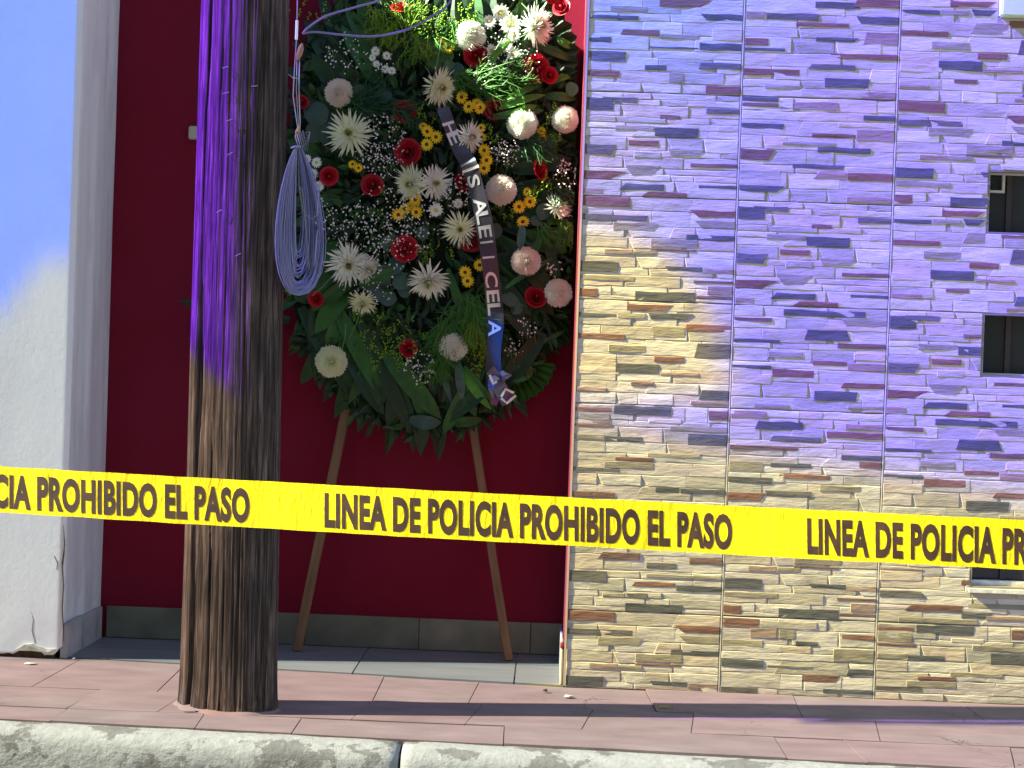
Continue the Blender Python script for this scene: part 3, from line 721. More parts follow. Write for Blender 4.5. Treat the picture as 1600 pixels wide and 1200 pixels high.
mb = MB(); mb.tube([W(472,68,PY-.085), W(470,76,PY-.085), W(467,86,PY-.085), W(464,94,PY-.085)], [.003,.0085,.0085,.003], 8); mb.build('insulator', mat('brown_ceramic', (.30,.15,.10), .4), dw)
# slack cable swinging out over the wreath
sc_ = empty('slack_cable', tuple(at(475, 50, PY-.09)), 'slack pale cable bent into a loop in front of the wreath top', 'cable')
cl = sc_.location.copy()
def spline(pts, n=8):
    out = []
    P_ = [pts[0]]+list(pts)+[pts[-1]]
    for i in range(1, len(P_)-2):
        for k in range(n):
            t = k/n; a, b, c, d = P_[i-1], P_[i], P_[i+1], P_[i+2]
            out.append(tuple(.5*((2*b[j])+(-a[j]+c[j])*t+(2*a[j]-5*b[j]+4*c[j]-d[j])*t*t+(-a[j]+3*b[j]-3*c[j]+d[j])*t**3) for j in range(3)))
    out.append(tuple(pts[-1])); return out
pp = [(760,-90,-.44),(705,0,-.47),(680,22,-.49),(650,40,-.51),(620,51,-.53),(580,57,-.56),(530,54,-.585),(495,50,-.60),(480,51,-.605),(474,52.5,-.607),(475,50,-.607),(482,43,-.605),(510,25,-.60),(560,10,-.58),(600,-4,-.56),(680,-60,-.52)]
mb = MB(); mb.tube([W(*q) for q in spline(pp, 7)], .0032, 7); mb.build('cable', mat('violet_lit_cable', (.16,.13,.26), .4), sc_, smooth=True)  # pale cable, violet of the light put into its colour

# ------------------------------------------------------------ easel
ez = empty('easel', (-.56, .41, 0), 'wooden easel with splayed legs holding up the funeral wreath', 'easel')
ez_o = Vector(ez.location); lw_m = mat('easel_wood', (.17,.10,.05), .6, var=.35, vscale=18, bump=.3, bscale=60, stretch=(3,3,.3), col2=(.16,.08,.04), c2=(.5,.7))
def leg(name, p0, p1, wd, tk):
    p0, p1 = Vector(p0)-ez_o, Vector(p1)-ez_o; d = (p1-p0); L_ = d.length; mb = MB()
    mb.box(-wd/2, wd/2, -tk/2, tk/2, 0, L_); me = mb.mesh(name); bevel_mesh(me, .003, 1)
    o = obj(name, me, lw_m, ez, loc=p0); o.rotation_euler = d.to_track_quat('Z', 'Y').to_euler(); 
    o.rotation_mode = 'QUATERNION'
    z = d.normalized(); y = Vector((0,1,0)); x = y.cross(z).normalized(); y = z.cross(x)
    o.rotation_quaternion = Matrix((x, y, z)).transposed().to_quaternion(); return o
fl_ = atz(465,1016,.006); fr_ = atz(795,1033,.006)
tl = at(541,640,.47); tr_ = at(738,660,.47)
def ext(a, b, s): return a+(b-a)*s
leg('leg', (fl_.x, .40, .006), tuple(ext(Vector((fl_.x,.40,.006)), tl, 1.6)), .034, .018)
leg('leg', (fr_.x, .38, .006), tuple(ext(Vector((fr_.x,.38,.006)), tr_, 1.6)), .030, .018)
leg('crossbar', (fl_.x+.20, .435, .93), (fr_.x-.12, .435, .93), .018, .03)

# ------------------------------------------------------------ wreath
WC = Vector((-.53, .44, 1.625)); WA, WB_ = .555, .90
wr = empty('funeral_wreath', tuple(WC), 'large oval funeral wreath of white chrysanthemums, red roses and green leaves with dark ribbon', 'wreath')
def el(x, z): return (abs(x)/WA)**2.3 + (abs(z)/WB_)**2.3
def surf_y(x, z): return -.055*max(0, 1-el(x, z))**.6     # local depth of the domed front
def onw(px, py, lift=0.):                # local position of a flower on the dome under this pixel
    Y = WC.y
    for _ in range(3):
        p = at(px, py, Y); l = p-WC; Y = WC.y + surf_y(l.x, l.z) - lift
    p = at(px, py, Y); return p-WC
def grn(name, c, rough=.5, tr=.15, rand=.25, spec=.4):
    return mat(name, c, rough, var=.25, vscale=30, trans=tr, rand=rand, spec=spec)
G_dark = grn('leaf_dark', (.010,.042,.008)); G_mid = grn('leaf_mid', (.024,.100,.012)); G_bri = grn('leaf_bright', (.08,.26,.02), tr=.3)
G_euc = grn('leaf_eucalyptus', (.045,.095,.062), .6); G_teal = grn('leaf_teal', (.045,.11,.085), .5)
G_sol = grn('goldenrod', (.20,.36,.015), .7, tr=.25); G_fern = grn('fern_green', (.075,.24,.02), .6, tr=.3)
F_white = mat('petal_white', (.84,.87,.74), .6, trans=.2, var=.05, vscale=30); F_cream = mat('petal_cream', (.84,.87,.60), .6, trans=.2)
F_pink = mat('petal_blush', (.84,.77,.66), .6, trans=.2, var=.06, vscale=30); F_ctr = mat('mum_centre', (.50,.50,.10), .7)
F_red = mat('petal_red', (.36,.008,.018), .45, trans=.1, var=.2, vscale=25, rand=.25); F_yel = mat('petal_yellow', (.90,.60,.01), .5, trans=.15); F_brn = mat('daisy_centre', (.10,.04,.01), .8)
F_bud = mat('bud_white', (.75,.74,.66), .6); F_stem = grn('stem', (.12,.22,.07), .6)
base_m = mat('moss_base', (.006,.013,.006), .95, bump=.5, bscale=40)

# dark base dome
mb = MB(); nr, na = 10, 72; v = [(0, -.02, 0)]; f = []
for i in range(1, nr+1):
    s = i/nr*.93
    for a in range(na):
        an = 2*math.pi*a/na; ca, sa = math.cos(an), math.sin(an)
        k = (abs(ca)**2.3+abs(sa)**2.3)**(-1/2.3)
        x, z = WA*ca*k*s, WB_*sa*k*s; v.append((x, surf_y(x, z)+.035+.01*noise.noise(Vector((x*15, 0, z*15))), z))
for a in range(na): f.append((0, 1+a, 1+(a+1) % na))
for i in range(nr-1):
    for a in range(na): b_ = (a+1) % na; f.append((1+i*na+a, 1+(i+1)*na+a, 1+(i+1)*na+b_, 1+i*na+b_))
k = 1+(nr-1)*na
vb = [(p[0]*.98, .07, p[2]*.98) for p in v[k:]]; off = len(v); v += vb
for a in range(na): b_ = (a+1) % na; f.append((k+a, off+a, off+b_, k+b_))
f.append(tuple(range(off, off+na)))
mb.add(v, f); mb.build('base', base_m, wr)

def blade(mb, p0, p1, wd, out, curl=.02, n=6, mi=0, fold=.25, side=None, tipw=.05):
    """a strap or pointed leaf from p0 to p1 (local), bulging towards -y by curl"""
    p0, p1 = Vector(p0), Vector(p1); d = p1-p0; t = d.normalized(); nrm = Vector((0,-1,0)); nrm = (nrm - t*nrm.dot(t))
    if nrm.length < .2: nrm = Vector((1,0,0)) - t*t.x
    nrm.normalize()
    s = t.cross(nrm).normalized()
    if side: a_ = side; s, nrm = s*math.cos(a_)+nrm*math.sin(a_), nrm*math.cos(a_)-s*math.sin(a_)
    v = []
    for i in range(n+1):
        u = i/n; wv = wd*(math.sin(math.pi*min(1, u*.93+.07))**.6)*(1 if u < .98 else tipw)
        c = p0 + d*u + nrm*(curl*math.sin(u*math.pi)) + nrm*(-out*u*u)
        v += [c - s*wv/2 + nrm*(fold*wv*.5), c, c + s*wv/2 + nrm*(fold*wv*.5)]
    f = []
    for i in range(n):
        for q in range(2): a = i*3+q; f.append((a, a+1, a+4, a+3))
    mb.add(v, f, mi)
rw_ = random.Random(21)
def clampx(p):
    p = Vector(p); p.x = min(p.x, -.022-WC.x); return p
# big outer leaves, each its own part
XR = -.022-WC.x
for i in range(64):
    an = 2*math.pi*(i+rw_.random()*.7)/64; ca, sa = math.cos(an), math.sin(an); k = (abs(ca)**2.3+abs(sa)**2.3)**(-1/2.3)
    r0 = rw_.uniform(.35, .55); r1_ = rw_.uniform(.97, 1.05)
    tw = rw_.uniform(-.25,.25)
    x0, z0 = WA*ca*k*r0, WB_*sa*k*r0; x1, z1 = WA*math.cos(an+tw*.3)*k*r1_, WB_*math.sin(an+tw*.3)*k*r1_
    p0 = clampx((x0, surf_y(x0, z0)+.02, z0)); p1 = clampx((x1, .02+rw_.uniform(-.01,.03), z1))
    p0 = lerp(p1, p0, min(1, .42/max(.01, (p1-p0).length)))
    mb = MB(); blade(mb, p0, p1, rw_.uniform(.05,.085), .0, rw_.uniform(.01,.03), 7, fold=rw_.uniform(.1,.5), side=rw_.uniform(-.5,.5), tipw=.3)
    mb.build('leaf', G_dark if rw_.random() < .8 else G_mid, wr, smooth=False)
for i in range(64):
    an = 2*math.pi*(i+.5+rw_.random()*.6)/64; ca, sa = math.cos(an), math.sin(an); k = (abs(ca)**2.3+abs(sa)**2.3)**(-1/2.3)
    if sa > .3 and rw_.random() < .4: continue
    r1_ = rw_.uniform(.80, .93); p1 = clampx((WA*ca*k*r1_, surf_y(WA*ca*k*r1_, WB_*sa*k*r1_)-.012, WB_*sa*k*r1_))
    r0 = r1_-.30; p0 = clampx((WA*ca*k*r0+rw_.uniform(-.04,.04), surf_y(WA*ca*k*r0, WB_*sa*k*r0)+.012, WB_*sa*k*r0))
    mb = MB(); blade(mb, p0, p1, rw_.uniform(.045,.075), .0, rw_.uniform(.006,.02), 6, fold=rw_.uniform(.1,.4), side=rw_.uniform(-.4,.4), tipw=.3)
    mb.build('leaf', G_dark if rw_.random() < .6 else G_mid, wr, smooth=False)
# long stray leaf behind the pole at the left
for (a, b, c, d) in ((450,500,277,470),(440,520,292,528)):
    mb = MB(); blade(mb, onw(a, b)+Vector((0,.03,0)), at(c, d, .43)-WC, .06, 0, .01, 6, fold=.2); mb.build('leaf', G_dark, wr)
# pleated fan leaves at the upper right edge
def fan(px, py, rad, a0, a1, m_):
    c = at(px, py, WC.y+.0)-WC; c = clampx(c); mb = MB(); n = 16; v = [tuple(c)]; f = []
    for i in range(n+1):
        an = lerp(a0, a1, i/n)
        for s in (.55, 1.0 if i % 2 else .93):
            p = c + Vector((rad*s*math.cos(an), (.014 if i % 2 else -.004)-.02*s, rad*s*math.sin(an))); v.append(tuple(clampx(p)))
    for i in range(n): f.append((0, 1+2*i, 3+2*i)); f.append((1+2*i, 2+2*i, 4+2*i, 3+2*i))
    mb.add(v, f); mb.build('fan_leaf', m_, wr)
fan(800,90,.24,R(-20),R(70),G_dark); fan(800,200,.25,R(-35),R(50),G_dark); fan(820,330,.20,R(-60),R(40),G_dark); fan(760,20,.26,R(0),R(95),G_dark); fan(840,480,.17,R(-95),R(10),G_dark); fan(800,560,.16,R(-95),R(-5),G_mid)
# strap leaves traced at the bottom and elsewhere: x0,y0,x1,y1,width px,material,lift
for (a, b, c, d, w_, m_, lf) in [
    (600,550,690,655,30,G_mid,.03),(560,500,650,660,24,G_dark,.02),(520,470,612,640,26,G_mid,.01),(470,480,560,630,30,G_dark,.0),(640,575,672,672,22,G_mid,.02),
    (590,560,640,672,22,G_dark,.03),(500,440,500,610,36,G_dark,-.01),(760,560,690,680,26,G_mid,.01),(770,600,700,660,22,G_dark,.02),(850,520,770,620,30,G_dark,.0),
    (720,575,768,640,14,G_bri,.03),(726,572,775,632,10,G_mid,.035),(690,560,706,630,10,G_teal,.03),(714,560,722,628,14,G_teal,.035),(770,560,772,640,18,G_teal,.01),(790,590,835,580,26,G_mid,.0),
    (640,655,690,660,22,G_teal,.03),(700,660,755,655,16,G_mid,.0),(780,170,852,148,12,G_bri,.05),(785,160,842,135,11,G_bri,.05),(770,182,850,172,14,G_mid,.045),(795,180,840,165,10,G_bri,.055),
    (742,70,741,-20,26,G_mid,.02),(760,60,770,-20,22,G_dark,.01),(720,60,718,-30,20,G_dark,.02),(785,70,765,110,12,G_bri,.05),(765,96,800,60,8,G_bri,.05),(860,130,892,120,12,G_bri,.0),
    (850,150,905,155,14,G_mid,.0),(835,70,895,95,14,G_mid,.0),(870,60,895,75,12,G_bri,.0),(820,420,860,350,12,G_mid,.03),(790,450,870,400,9,G_mid,.03),(845,330,878,460,16,G_dark,.01),
    (560,430,490,480,20,G_mid,.02),(520,520,470,600,26,G_dark,0),(545,560,600,650,26,G_dark,.01),(840,540,905,513,7,G_mid,0),(615,420,560,450,16,G_mid,.03),(700,420,735,520,14,G_mid,.04)]:
    p0, p1 = clampx(onw(a, b, lf)), clampx(onw(c, d, lf*.6)); mb = MB(); blade(mb, p0, p1, w_/430, 0, .018, 8, fold=.25, side=rw_.uniform(-.25,.25), tipw=.15); mb.build('leaf', m_, wr)
# small filler leaves: too many to count
mb = MB()
for i in range(2700):
    while True:
        x = rw_.uniform(-WA, WA); z = rw_.uniform(-WB_, WB_)
        if el(x, z) < .86: break
    an = rw_.uniform(0, 2*math.pi) if rw_.random() < .5 else math.atan2(z, x)+rw_.uniform(-.8,.8)
    L_ = rw_.uniform(.025,.075); y = surf_y(x, z)+rw_.uniform(-.004,.03)
    p0 = Vector((x, y, z)); p1 = p0+Vector((L_*math.cos(an), rw_.uniform(-.028,.012), L_*math.sin(an)))
    blade(mb, clampx(p0), clampx(p1), rw_.uniform(.008,.026), 0, .004, 3, mi=rw_.choice([0,0,0,0,1,1,2]), fold=.3, side=rw_.uniform(-1,1))
o = mb.build('foliage', [G_dark, G_mid, G_euc], wr); o['kind'] = 'stuff'
# feathery fern sprays (px,py,length px,angle deg,spread)
mb = MB()
def spray(px, py, L_, ang, n, mi, lift=.04, spread=.5, thick=.0022, droop=0):
    for i in range(n):
        a = R(ang)+rw_.gauss(0, spread); l = L_*rw_.uniform(.5, 1.1)/430
        p = onw(px+rw_.gauss(0, L_*.18), py+rw_.gauss(0, L_*.14), lift*rw_.uniform(.5,1.2))
        d = Vector((math.cos(a), rw_.uniform(-.35,.15), math.sin(a)))*l
        q = p+d*.5+Vector((0,-.006,0)); e = p+d+Vector((0,0,-droop*l))
        mb.tube([clampx(p), clampx(q), clampx(e)], [thick, thick*.8, thick*.2], 3, mi, cap=False)
        for k in range(5):
            s = .25+.15*k; c = p.lerp(e, s); b_ = a+rw_.choice((-1,1))*rw_.uniform(.4,.9)
            mb.tube([clampx(c), clampx(c+Vector((math.cos(b_), rw_.uniform(-.3,.1), math.sin(b_)))*l*.28)], [thick*.7, thick*.2], 3, mi, cap=False)
for a in [(745,130,48,10,120,0),(790,125,45,15,70,0),(715,120,30,-40,30,0),(735,470,55,-80,130,0),(745,500,45,-95,80,1),(700,510,50,-100,90,0),(690,560,40,-90,50,0),(880,350,35,-80,50,0),(850,355,30,-60,30,0),
          (610,40,35,-95,40,1),(640,40,40,80,40,1),(680,60,40,-90,50,0),(590,20,34,-80,34,1),(710,40,36,-110,50,0),(560,160,60,10,40,2),(620,170,40,-30,40,2),(650,60,40,-90,30,1),(870,300,30,-30,30,2),(830,220,40,-40,50,2)]:
    spray(*a)
o = mb.build('fern_sprays', [G_fern, G_sol, G_mid], wr); o['kind'] = 'stuff'
# goldenrod: sprigs of tiny yellow-green tufts
mb = MB()
def blob(mb, p, rad, mi=0, seed=None):
    v = [Vector((0,0,1)),Vector((1,0,0)),Vector((0,1,0)),Vector((-1,0,0)),Vector((0,-1,0)),Vector((0,0,-1))]
    q = Matrix.Rotation(rw_.uniform(0, 3), 3, 'Y'); v = [p+q @ (a*rad*rw_.uniform(.75,1.25)) for a in v]
    mb.add(v, [(0,1,2),(0,2,3),(0,3,4),(0,4,1),(5,2,1),(5,3,2),(5,4,3),(5,1,4)], mi)
for (px, py, rad, n) in [(600,20,28,160),(640,30,30,180),(680,40,30,180),(700,60,26,120),(660,60,24,120),(730,25,20,90),(620,60,22,70),(765,215,16,60),(845,292,20,80),(835,305,14,50),(858,215,20,90),(870,180,16,60),
      (592,540,30,110),(570,505,28,90),(625,555,26,110),(610,515,24,80),(585,575,18,50),(745,560,16,70),(752,540,14,50),(748,585,12,40),(660,405,16,60),(672,390,12,40),(795,335,12,40),(470,30,25,50),(505,25,20,40),(695,400,14,30),(758,330,12,30),
      (650,170,10,30),(665,185,14,40),(620,555,30,60),(660,590,22,50),(590,320,20,20),(890,350,18,30),(456,466,8,30),(650,520,20,40)]:
    for k in range(n//9):
        a = rw_.uniform(0, 6.28); r0 = rad*math.sqrt(rw_.random()); cx, cy = px+r0*math.cos(a), py+r0*math.sin(a)*.9
        th = rw_.gauss(1.57, .5)
        for q in range(9):
            p = onw(cx+q*1.5*math.cos(th)+rw_.gauss(0,1.6), cy-q*1.5*math.sin(th)+rw_.gauss(0,1.6), .045+rw_.uniform(-.015,.012)); blob(mb, clampx(p), rw_.uniform(.0016,.0034))
o = mb.build('goldenrod', [G_sol], wr); o['kind'] = 'stuff'
# baby's breath
mb = MB()
for (px, py, rad, n) in [(592,222,46,190),(600,250,30,60),(795,95,32,110),(775,70,25,40),(565,365,50,120),(600,340,50,120),(645,350,45,110),(530,350,30,50),(720,295,26,80),(655,572,24,60),(660,585,20,30),(825,510,18,26),(802,545,16,22),
      (540,82,34,60),(600,100,20,20),(868,420,14,20),(885,275,22,50),(590,455,24,22),(795,240,22,60),(780,230,18,30),(700,310,30,60),(880,260,12,24),(560,420,40,60),(830,95,20,30),(610,400,34,40),(500,330,20,20),(760,110,30,30)]:
    for k in range(n):
        a = rw_.uniform(0, 6.28); r0 = rad*math.sqrt(rw_.random())
        p = clampx(onw(px+r0*math.cos(a), py+r0*math.sin(a), .05+rw_.uniform(-.02,.015))); blob(mb, p, rw_.uniform(.0018,.0042), 0)
        if k % 3 == 0: mb.tube([p, p+Vector((rw_.uniform(-.015,.015), .03, rw_.uniform(-.04,0)))], .0006, 3, 1, cap=False)
o = mb.build('babys_breath', [F_bud, F_stem], wr); o['kind'] = 'stuff'

# --- flower meshes
def petal(mb, base, dr, up, L_, wd, n=3, curl=.3, mi=0, cup=.2, tip=.5):
    """strip petal: from base along dr, bending towards up"""
    s = dr.cross(up)
    if s.length < 1e-4: s = dr.orthogonal()
    s.normalize(); v = []
    for i in range(n+1):
        u = i/n; c = base + dr*(L_*u) + up*(curl*L_*u*u); ww = wd*(math.sin(math.pi*(.15+.8*u))**.5)*(1 if i < n else tip)
        v += [c-s*ww/2+up*cup*ww*.5, c+s*ww/2+up*cup*ww*.5]
    mb.add(v, [(2*i, 2*i+1, 2*i+3, 2*i+2) for i in range(n)], mi)
def mum_spider(seed, rad=1.0):            # unit flower, facing -y
    r = random.Random(seed); mb = MB(); F = Vector((0,-1,0))
    for i in range(230):
        t = i/230; tilt = lerp(.15, 1.62, t**.8); an = i*2.39996+r.uniform(-.15,.15)
        rad_d = Vector((math.cos(an), 0, math.sin(an))); d = (F*math.cos(tilt)+rad_d*math.sin(tilt)).normalized()
        L_ = lerp(.28, .98, t)*r.uniform(.82, 1.12); upv = (F*math.sin(tilt)-rad_d*math.cos(tilt))
        petal(mb, d*.06 + F*lerp(.30, .02, t), d, upv, L_, lerp(.06, .085, t), 4, r.uniform(.0,.35), 1 if t < .16 else 0, .35, .35)
    me = mb.mesh('chrysanthemum'); return me
def mum_pom(seed):
    r = random.Random(seed); mb = MB(); n = 420
    for i in range(n):
        y = 1-(i+.5)/n*1.75; q = math.sqrt(max(0, 1-y*y)); an = i*2.39996
        d = Vector((q*math.cos(an), -y, q*math.sin(an)*.92)); d.normalize()
        tn = Vector((0,-1,0)) - d*(-d.y); tn = tn.normalized() if tn.length > .05 else Vector((1,0,0))
        petal(mb, d*r.uniform(.68,.76), (d*.95+tn*.15*(1-abs(y))).normalized(), tn, r.uniform(.24,.34), .17, 2, .35, 0, .5, .75)
    bmc = bmesh.new(); bmesh.ops.create_icosphere(bmc, subdivisions=2, radius=.74); mb.add([tuple(q.co) for q in bmc.verts], [tuple(q.index for q in fc.verts) for fc in bmc.faces]); bmc.free()
    return mb.mesh('chrysanthemum')
def rose_mesh(seed):
    r = random.Random(seed); mb = MB(); F = Vector((0,-1,0))
    k = 0
    for ringn, (cnt, rad, open_, h) in enumerate(((3,.22,.05,.62),(4,.40,.18,.60),(5,.62,.42,.50),(6,.80,.8,.34))):
        for i in range(cnt):
            a0 = 2*math.pi*(i+.4*ringn)/cnt + r.uniform(-.15,.15); span = 2*math.pi/cnt*.78; v = []; na_, nh = 5, 4
            for q in range(nh+1):
                u = q/nh
                for s in range(na_+1):
                    t = s/na_*2-1; an = a0+t*span; rr = rad*(.45+.55*u) + open_*.30*u*u*u; hh = -.25+(h+.25)*u - .10*t*t*u - open_*.22*max(0, u-.7)*2
                    rr *= 1+.03*r.uniform(-1,1)
                    v.append(Vector((rr*math.cos(an), -hh, rr*math.sin(an))))
            mb.add(v, [(q*(na_+1)+s, q*(na_+1)+s+1, (q+1)*(na_+1)+s+1, (q+1)*(na_+1)+s) for q in range(nh) for s in range(na_)], 0)
    # heart
    v = [(0,-.55,0)]+[(.13*math.cos(a*1.047), -.50, .13*math.sin(a*1.047)) for a in range(6)]+[(.17*math.cos(a*1.047), .0, .17*math.sin(a*1.047)) for a in range(6)]
    mb.add(v, [(0,1+a,1+(a+1)%6) for a in range(6)]+[(1+a,7+a,7+(a+1)%6,1+(a+1)%6) for a in range(6)], 0)
    for a in range(5):
        an = a*1.257; petal(mb, Vector((0,.1,0)), Vector((math.cos(an)*.8,.1,math.sin(an)*.8)).normalized(), Vector((0,-1,0)), .8, .25, 3, .1, 1)
    return mb.mesh('rose')
def daisy_mesh(seed, np_=14):
    r = random.Random(seed); mb = MB(); F = Vector((0,-1,0))
    for lay in range(2):
        for i in range(np_):
            an = 2*math.pi*(i+.5*lay)/np_+r.uniform(-.08,.08); d = (Vector((math.cos(an), 0, math.sin(an)))+F*(.15+.35*lay)).normalized()
            petal(mb, d*.12, d, F, .86-.15*lay, .32, 3, -.12, 0, .2, .7)
    n = 10; v = [(0,-.36,0)]+[(.26*math.cos(2*math.pi*a/n), -.22, .26*math.sin(2*math.pi*a/n)) for a in range(n)]+[(.27*math.cos(2*math.pi*a/n), -.0, .27*math.sin(2*math.pi*a/n)) for a in range(n)]
    mb.add(v, [(0,1+a,1+(a+1)%n) for a in range(n)]+[(1+a,1+n+a,1+n+(a+1)%n,1+(a+1)%n) for a in range(n)], 1)
    return mb.mesh('daisy')
def variant(maker, seeds, mats):
    out = []
    for s in seeds:
        me = maker(s)
        for m_ in mats: me.materials.append(m_)
        out.append(me)
    return out
SP = variant(mum_spider, (1,2,3), (F_white, F_ctr)); SPc = variant(mum_spider, (4,5), (F_cream, F_ctr))
PO = variant(mum_pom, (1,2), (F_white,)); POp = variant(mum_pom, (3,4), (F_pink,)); POc = variant(mum_pom, (5,), (F_cream,))
RO = variant(rose_mesh, (1,2,3), (F_red, G_mid)); DY = variant(daisy_mesh, (1,2), (F_yel, F_brn)); DW = variant(daisy_mesh, (3,4), (F_white, F_ctr))
def put(name, meshes, px, py, rpx, lift, tilt=None, face=None):
    p = onw(px, py, lift*.45); s = rpx/430
    p.x = min(p.x, XR-s*.9) if px < 1000 else p.x
    rx, rz = (face if face else (rw_.uniform(-.35,.35), rw_.uniform(-.4,.4)))
    o = obj(name, rw_.choice(meshes), None, wr, loc=p, scale=(s, s, s))
    o.rotation_euler = (rx, rw_.uniform(0, 6.28), rz); o.rotation_mode = 'XYZ'
    # face direction: spin about y first, then tilt
    o.matrix_basis = Matrix.Translation(p) @ Matrix.Rotation(rz, 4, 'Z') @ Matrix.Rotation(rx, 4, 'X') @ Matrix.Rotation(rw_.uniform(0, 6.28), 4, 'Y') @ Matrix.Diagonal((s, s, s, 1))
    return o
for (px, py, r_, ms, fc) in [(548,210,38,SPc,(0,-.1)),(647,287,32,SPc,(.2,-.5)),(676,286,30,SP,(.1,.5)),(545,410,38,SP,(.35,.1)),(572,420,24,SP,(.3,.8)),(670,434,36,SP,(.65,0)),(685,135,32,SPc,(.3,.6)),(832,42,36,SP,(0,.9)),(720,357,30,SPc,(.2,0)),
        (868,325,24,SP,(-.5,.7)),(567,470,24,SPc,(.6,0)),(732,214,26,SP,(.1,.7))]:
    put('chrysanthemum', ms, px, py, r_, .065, face=fc)
for (px, py, r_, ms) in [(530,145,21,POp),(783,297,23,POp),(822,408,22,POp),(816,193,23,PO),(889,187,20,PO),(880,458,21,PO),(518,565,24,POc),(708,541,22,PO),(735,57,23,PO)]:
    o = put('chrysanthemum', ms, px, py, r_, .075, face=(rw_.uniform(-.2,.4), rw_.uniform(-.2,.5)))
for (px, py, r_, fc) in [(626,14,15,(-.9,0)),(743,86,18,None),(838,107,21,(.0,.5)),(858,118,13,None),(774,171,18,None),(633,175,17,(0,-.1)),(638,238,20,(0,-.1)),(842,266,17,(-.2,1.0)),(582,290,17,None),(514,275,14,None),(633,389,20,(0,0)),
        (736,374,18,None),(837,465,17,None),(494,467,12,(0,0)),(638,545,14,None),(471,160,11,None),(862,-6,12,None),(878,12,14,None),(725,285,14,None)]:
    put('rose', RO, px, py, r_, .06, face=fc)
for (px, py) in [(722,152),(746,163),(733,167),(668,205),(682,214),(667,226),(757,235),(760,250),(756,263),(649,312),(633,327),(651,331),(622,335),(664,75),(690,70),(675,80),(811,323),(828,315),(817,347),(727,425),(750,414),(731,439),(750,168),(700,74)]:
    put('daisy', DY, px, py, 10.5, .075)
for (px, py) in [(551,257),(560,262),(846,205),(848,217),(845,228),(661,198),(752,200),(753,214),(640,322),(824,300)]:
    put('daisy', DY, px, py, 7.5, .06)
for (px, py, r_) in [(681,328,12),(604,87,7),(587,80,8),(602,108,7),(612,111,7),(582,90,6),(768,79,10),(495,254,9),(489,272,9),(498,291,9),(782,20,15),(797,38,18),(764,34,13),(803,55,12),(795,60,9),(790,72,12),(802,85,12),(716,318,8),(588,100,6),(480,248,7)]:
    put('daisy', DW, px, py, r_, .06)
# round eucalyptus leaves
def disc(seed):
    r = random.Random(seed); mb = MB(); n = 14; v = [(0,-.08,0)]
    for a in range(n):
        an = 2*math.pi*a/n; q = 1+.06*r.uniform(-1,1)+.12*(math.sin(an) > .9); v.append((q*math.cos(an), .10*math.sin(2*an)-.02, q*math.sin(an)*1.08))
    mb.add(v, [(0, 1+a, 1+(a+1) % n) for a in range(n)]); return mb.mesh('round_leaf')
EU = variant(disc, (1,2,3), (G_euc,)); EUb = variant(disc, (4,5), (grn('leaf_jade', (.10,.22,.10), .5, tr=.25),))
for (px, py, r_, ms) in [(712,68,11,EUb),(727,66,9,EUb),(683,97,12,EUb),(695,87,11,EUb),(702,104,9,EUb),(715,108,10,EU),(643,57,12,EU),(495,178,19,EU),(515,190,17,EU),(492,207,15,EU),(512,208,14,EU),(588,452,16,EU),(605,466,13,EU),(628,440,14,EU),(618,415,15,EU),(632,455,10,EU),
        (603,430,16,EU),(580,165,14,EU),(600,150,12,EU),(560,145,12,EU),(797,468,12,EU),(808,482,9,EU),(770,475,8,EU),(640,260,8,EUb),(850,330,12,EU),(775,360,10,EU),(838,345,9,EU),(610,380,14,EU),(660,365,10,EU),(560,190,12,EU),(900,140,10,EUb)]:
    put('round_leaf', ms, px, py, r_, .05)
mb = MB(); blade(mb, onw(817,352,.07), onw(812,392,.075), 13/430, 0, .004, 5, fold=.2); mb.build('leaf', G_teal, wr)
mb = MB()
for (a, b, c, d) in ((633,30,630,66),(540,505,535,545),(565,480,545,530),(785,60,762,92),(800,22,790,60),(670,150,690,60),(520,430,488,462),(836,45,800,65),(835,30,815,5),(836,20,838,-8),(672,120,665,105)):
    mb.tube([onw(a, b, .07), onw((a+c)/2+2, (b+d)/2, .075), onw(c, d, .06)], .0022, 5)
o = mb.build('stems', F_stem, wr); o['kind'] = 'stuff'
mb = MB(); mb.tube([onw(614,625,.02), onw(630,655,.02)], .009, 8); mb.build('cut_stem', mat('cut_stem', (.45,.38,.2), .7), wr)

# --- ribbon with silver lettering
rib_m = mat('ribbon_satin', (.022,.022,.030), .32, spec=.6, sheen=.3); silver_m = mat('silver_foil', (.62,.64,.58), .35, metal=.35, spec=.6)
rp = spline([(692,168,0),(703,198,0),(718,232,0),(733,258,0),(744,295,0),(754,335,0),(761,378,0),(766,418,0),(771,462,0),(774,505,0),(771,550,0),(772,592,0)], 8)
rl = []
for i, (x, y, _) in enumerate(rp):
    lf = .080 if i > 22 else .060
    rl.append(onw(x, y, lf+.004*math.sin(i*.35)))
def ribw(i): return lerp(.044, .060, min(1, i/30)) if i < 60 else .058
def rib_frame(i):
    t = (rl[min(i+1, len(rl)-1)]-rl[max(i-1, 0)]).normalized(); s = t.cross(Vector((0,-1,0))).normalized()
    tw = .45*math.sin(i*.13+.5); s = (s*math.cos(tw)+Vector((0,-1,0))*math.sin(tw)).normalized()
    return t, s, s.cross(t).normalized()
mb = MB(); v = []; f = []
for i in range(len(rl)):
    t, s, n = rib_frame(i); w2 = ribw(i)/2
    for q in (-1,-.33,.33,1): v.append(rl[i]+s*w2*q)
for i in range(len(rl)-1):
    for q in range(3): a = i*4+q; f.append((a, a+1, a+5, a+4))
mb.add(v, f); mb.build('ribbon', rib_m, wr, smooth=True)
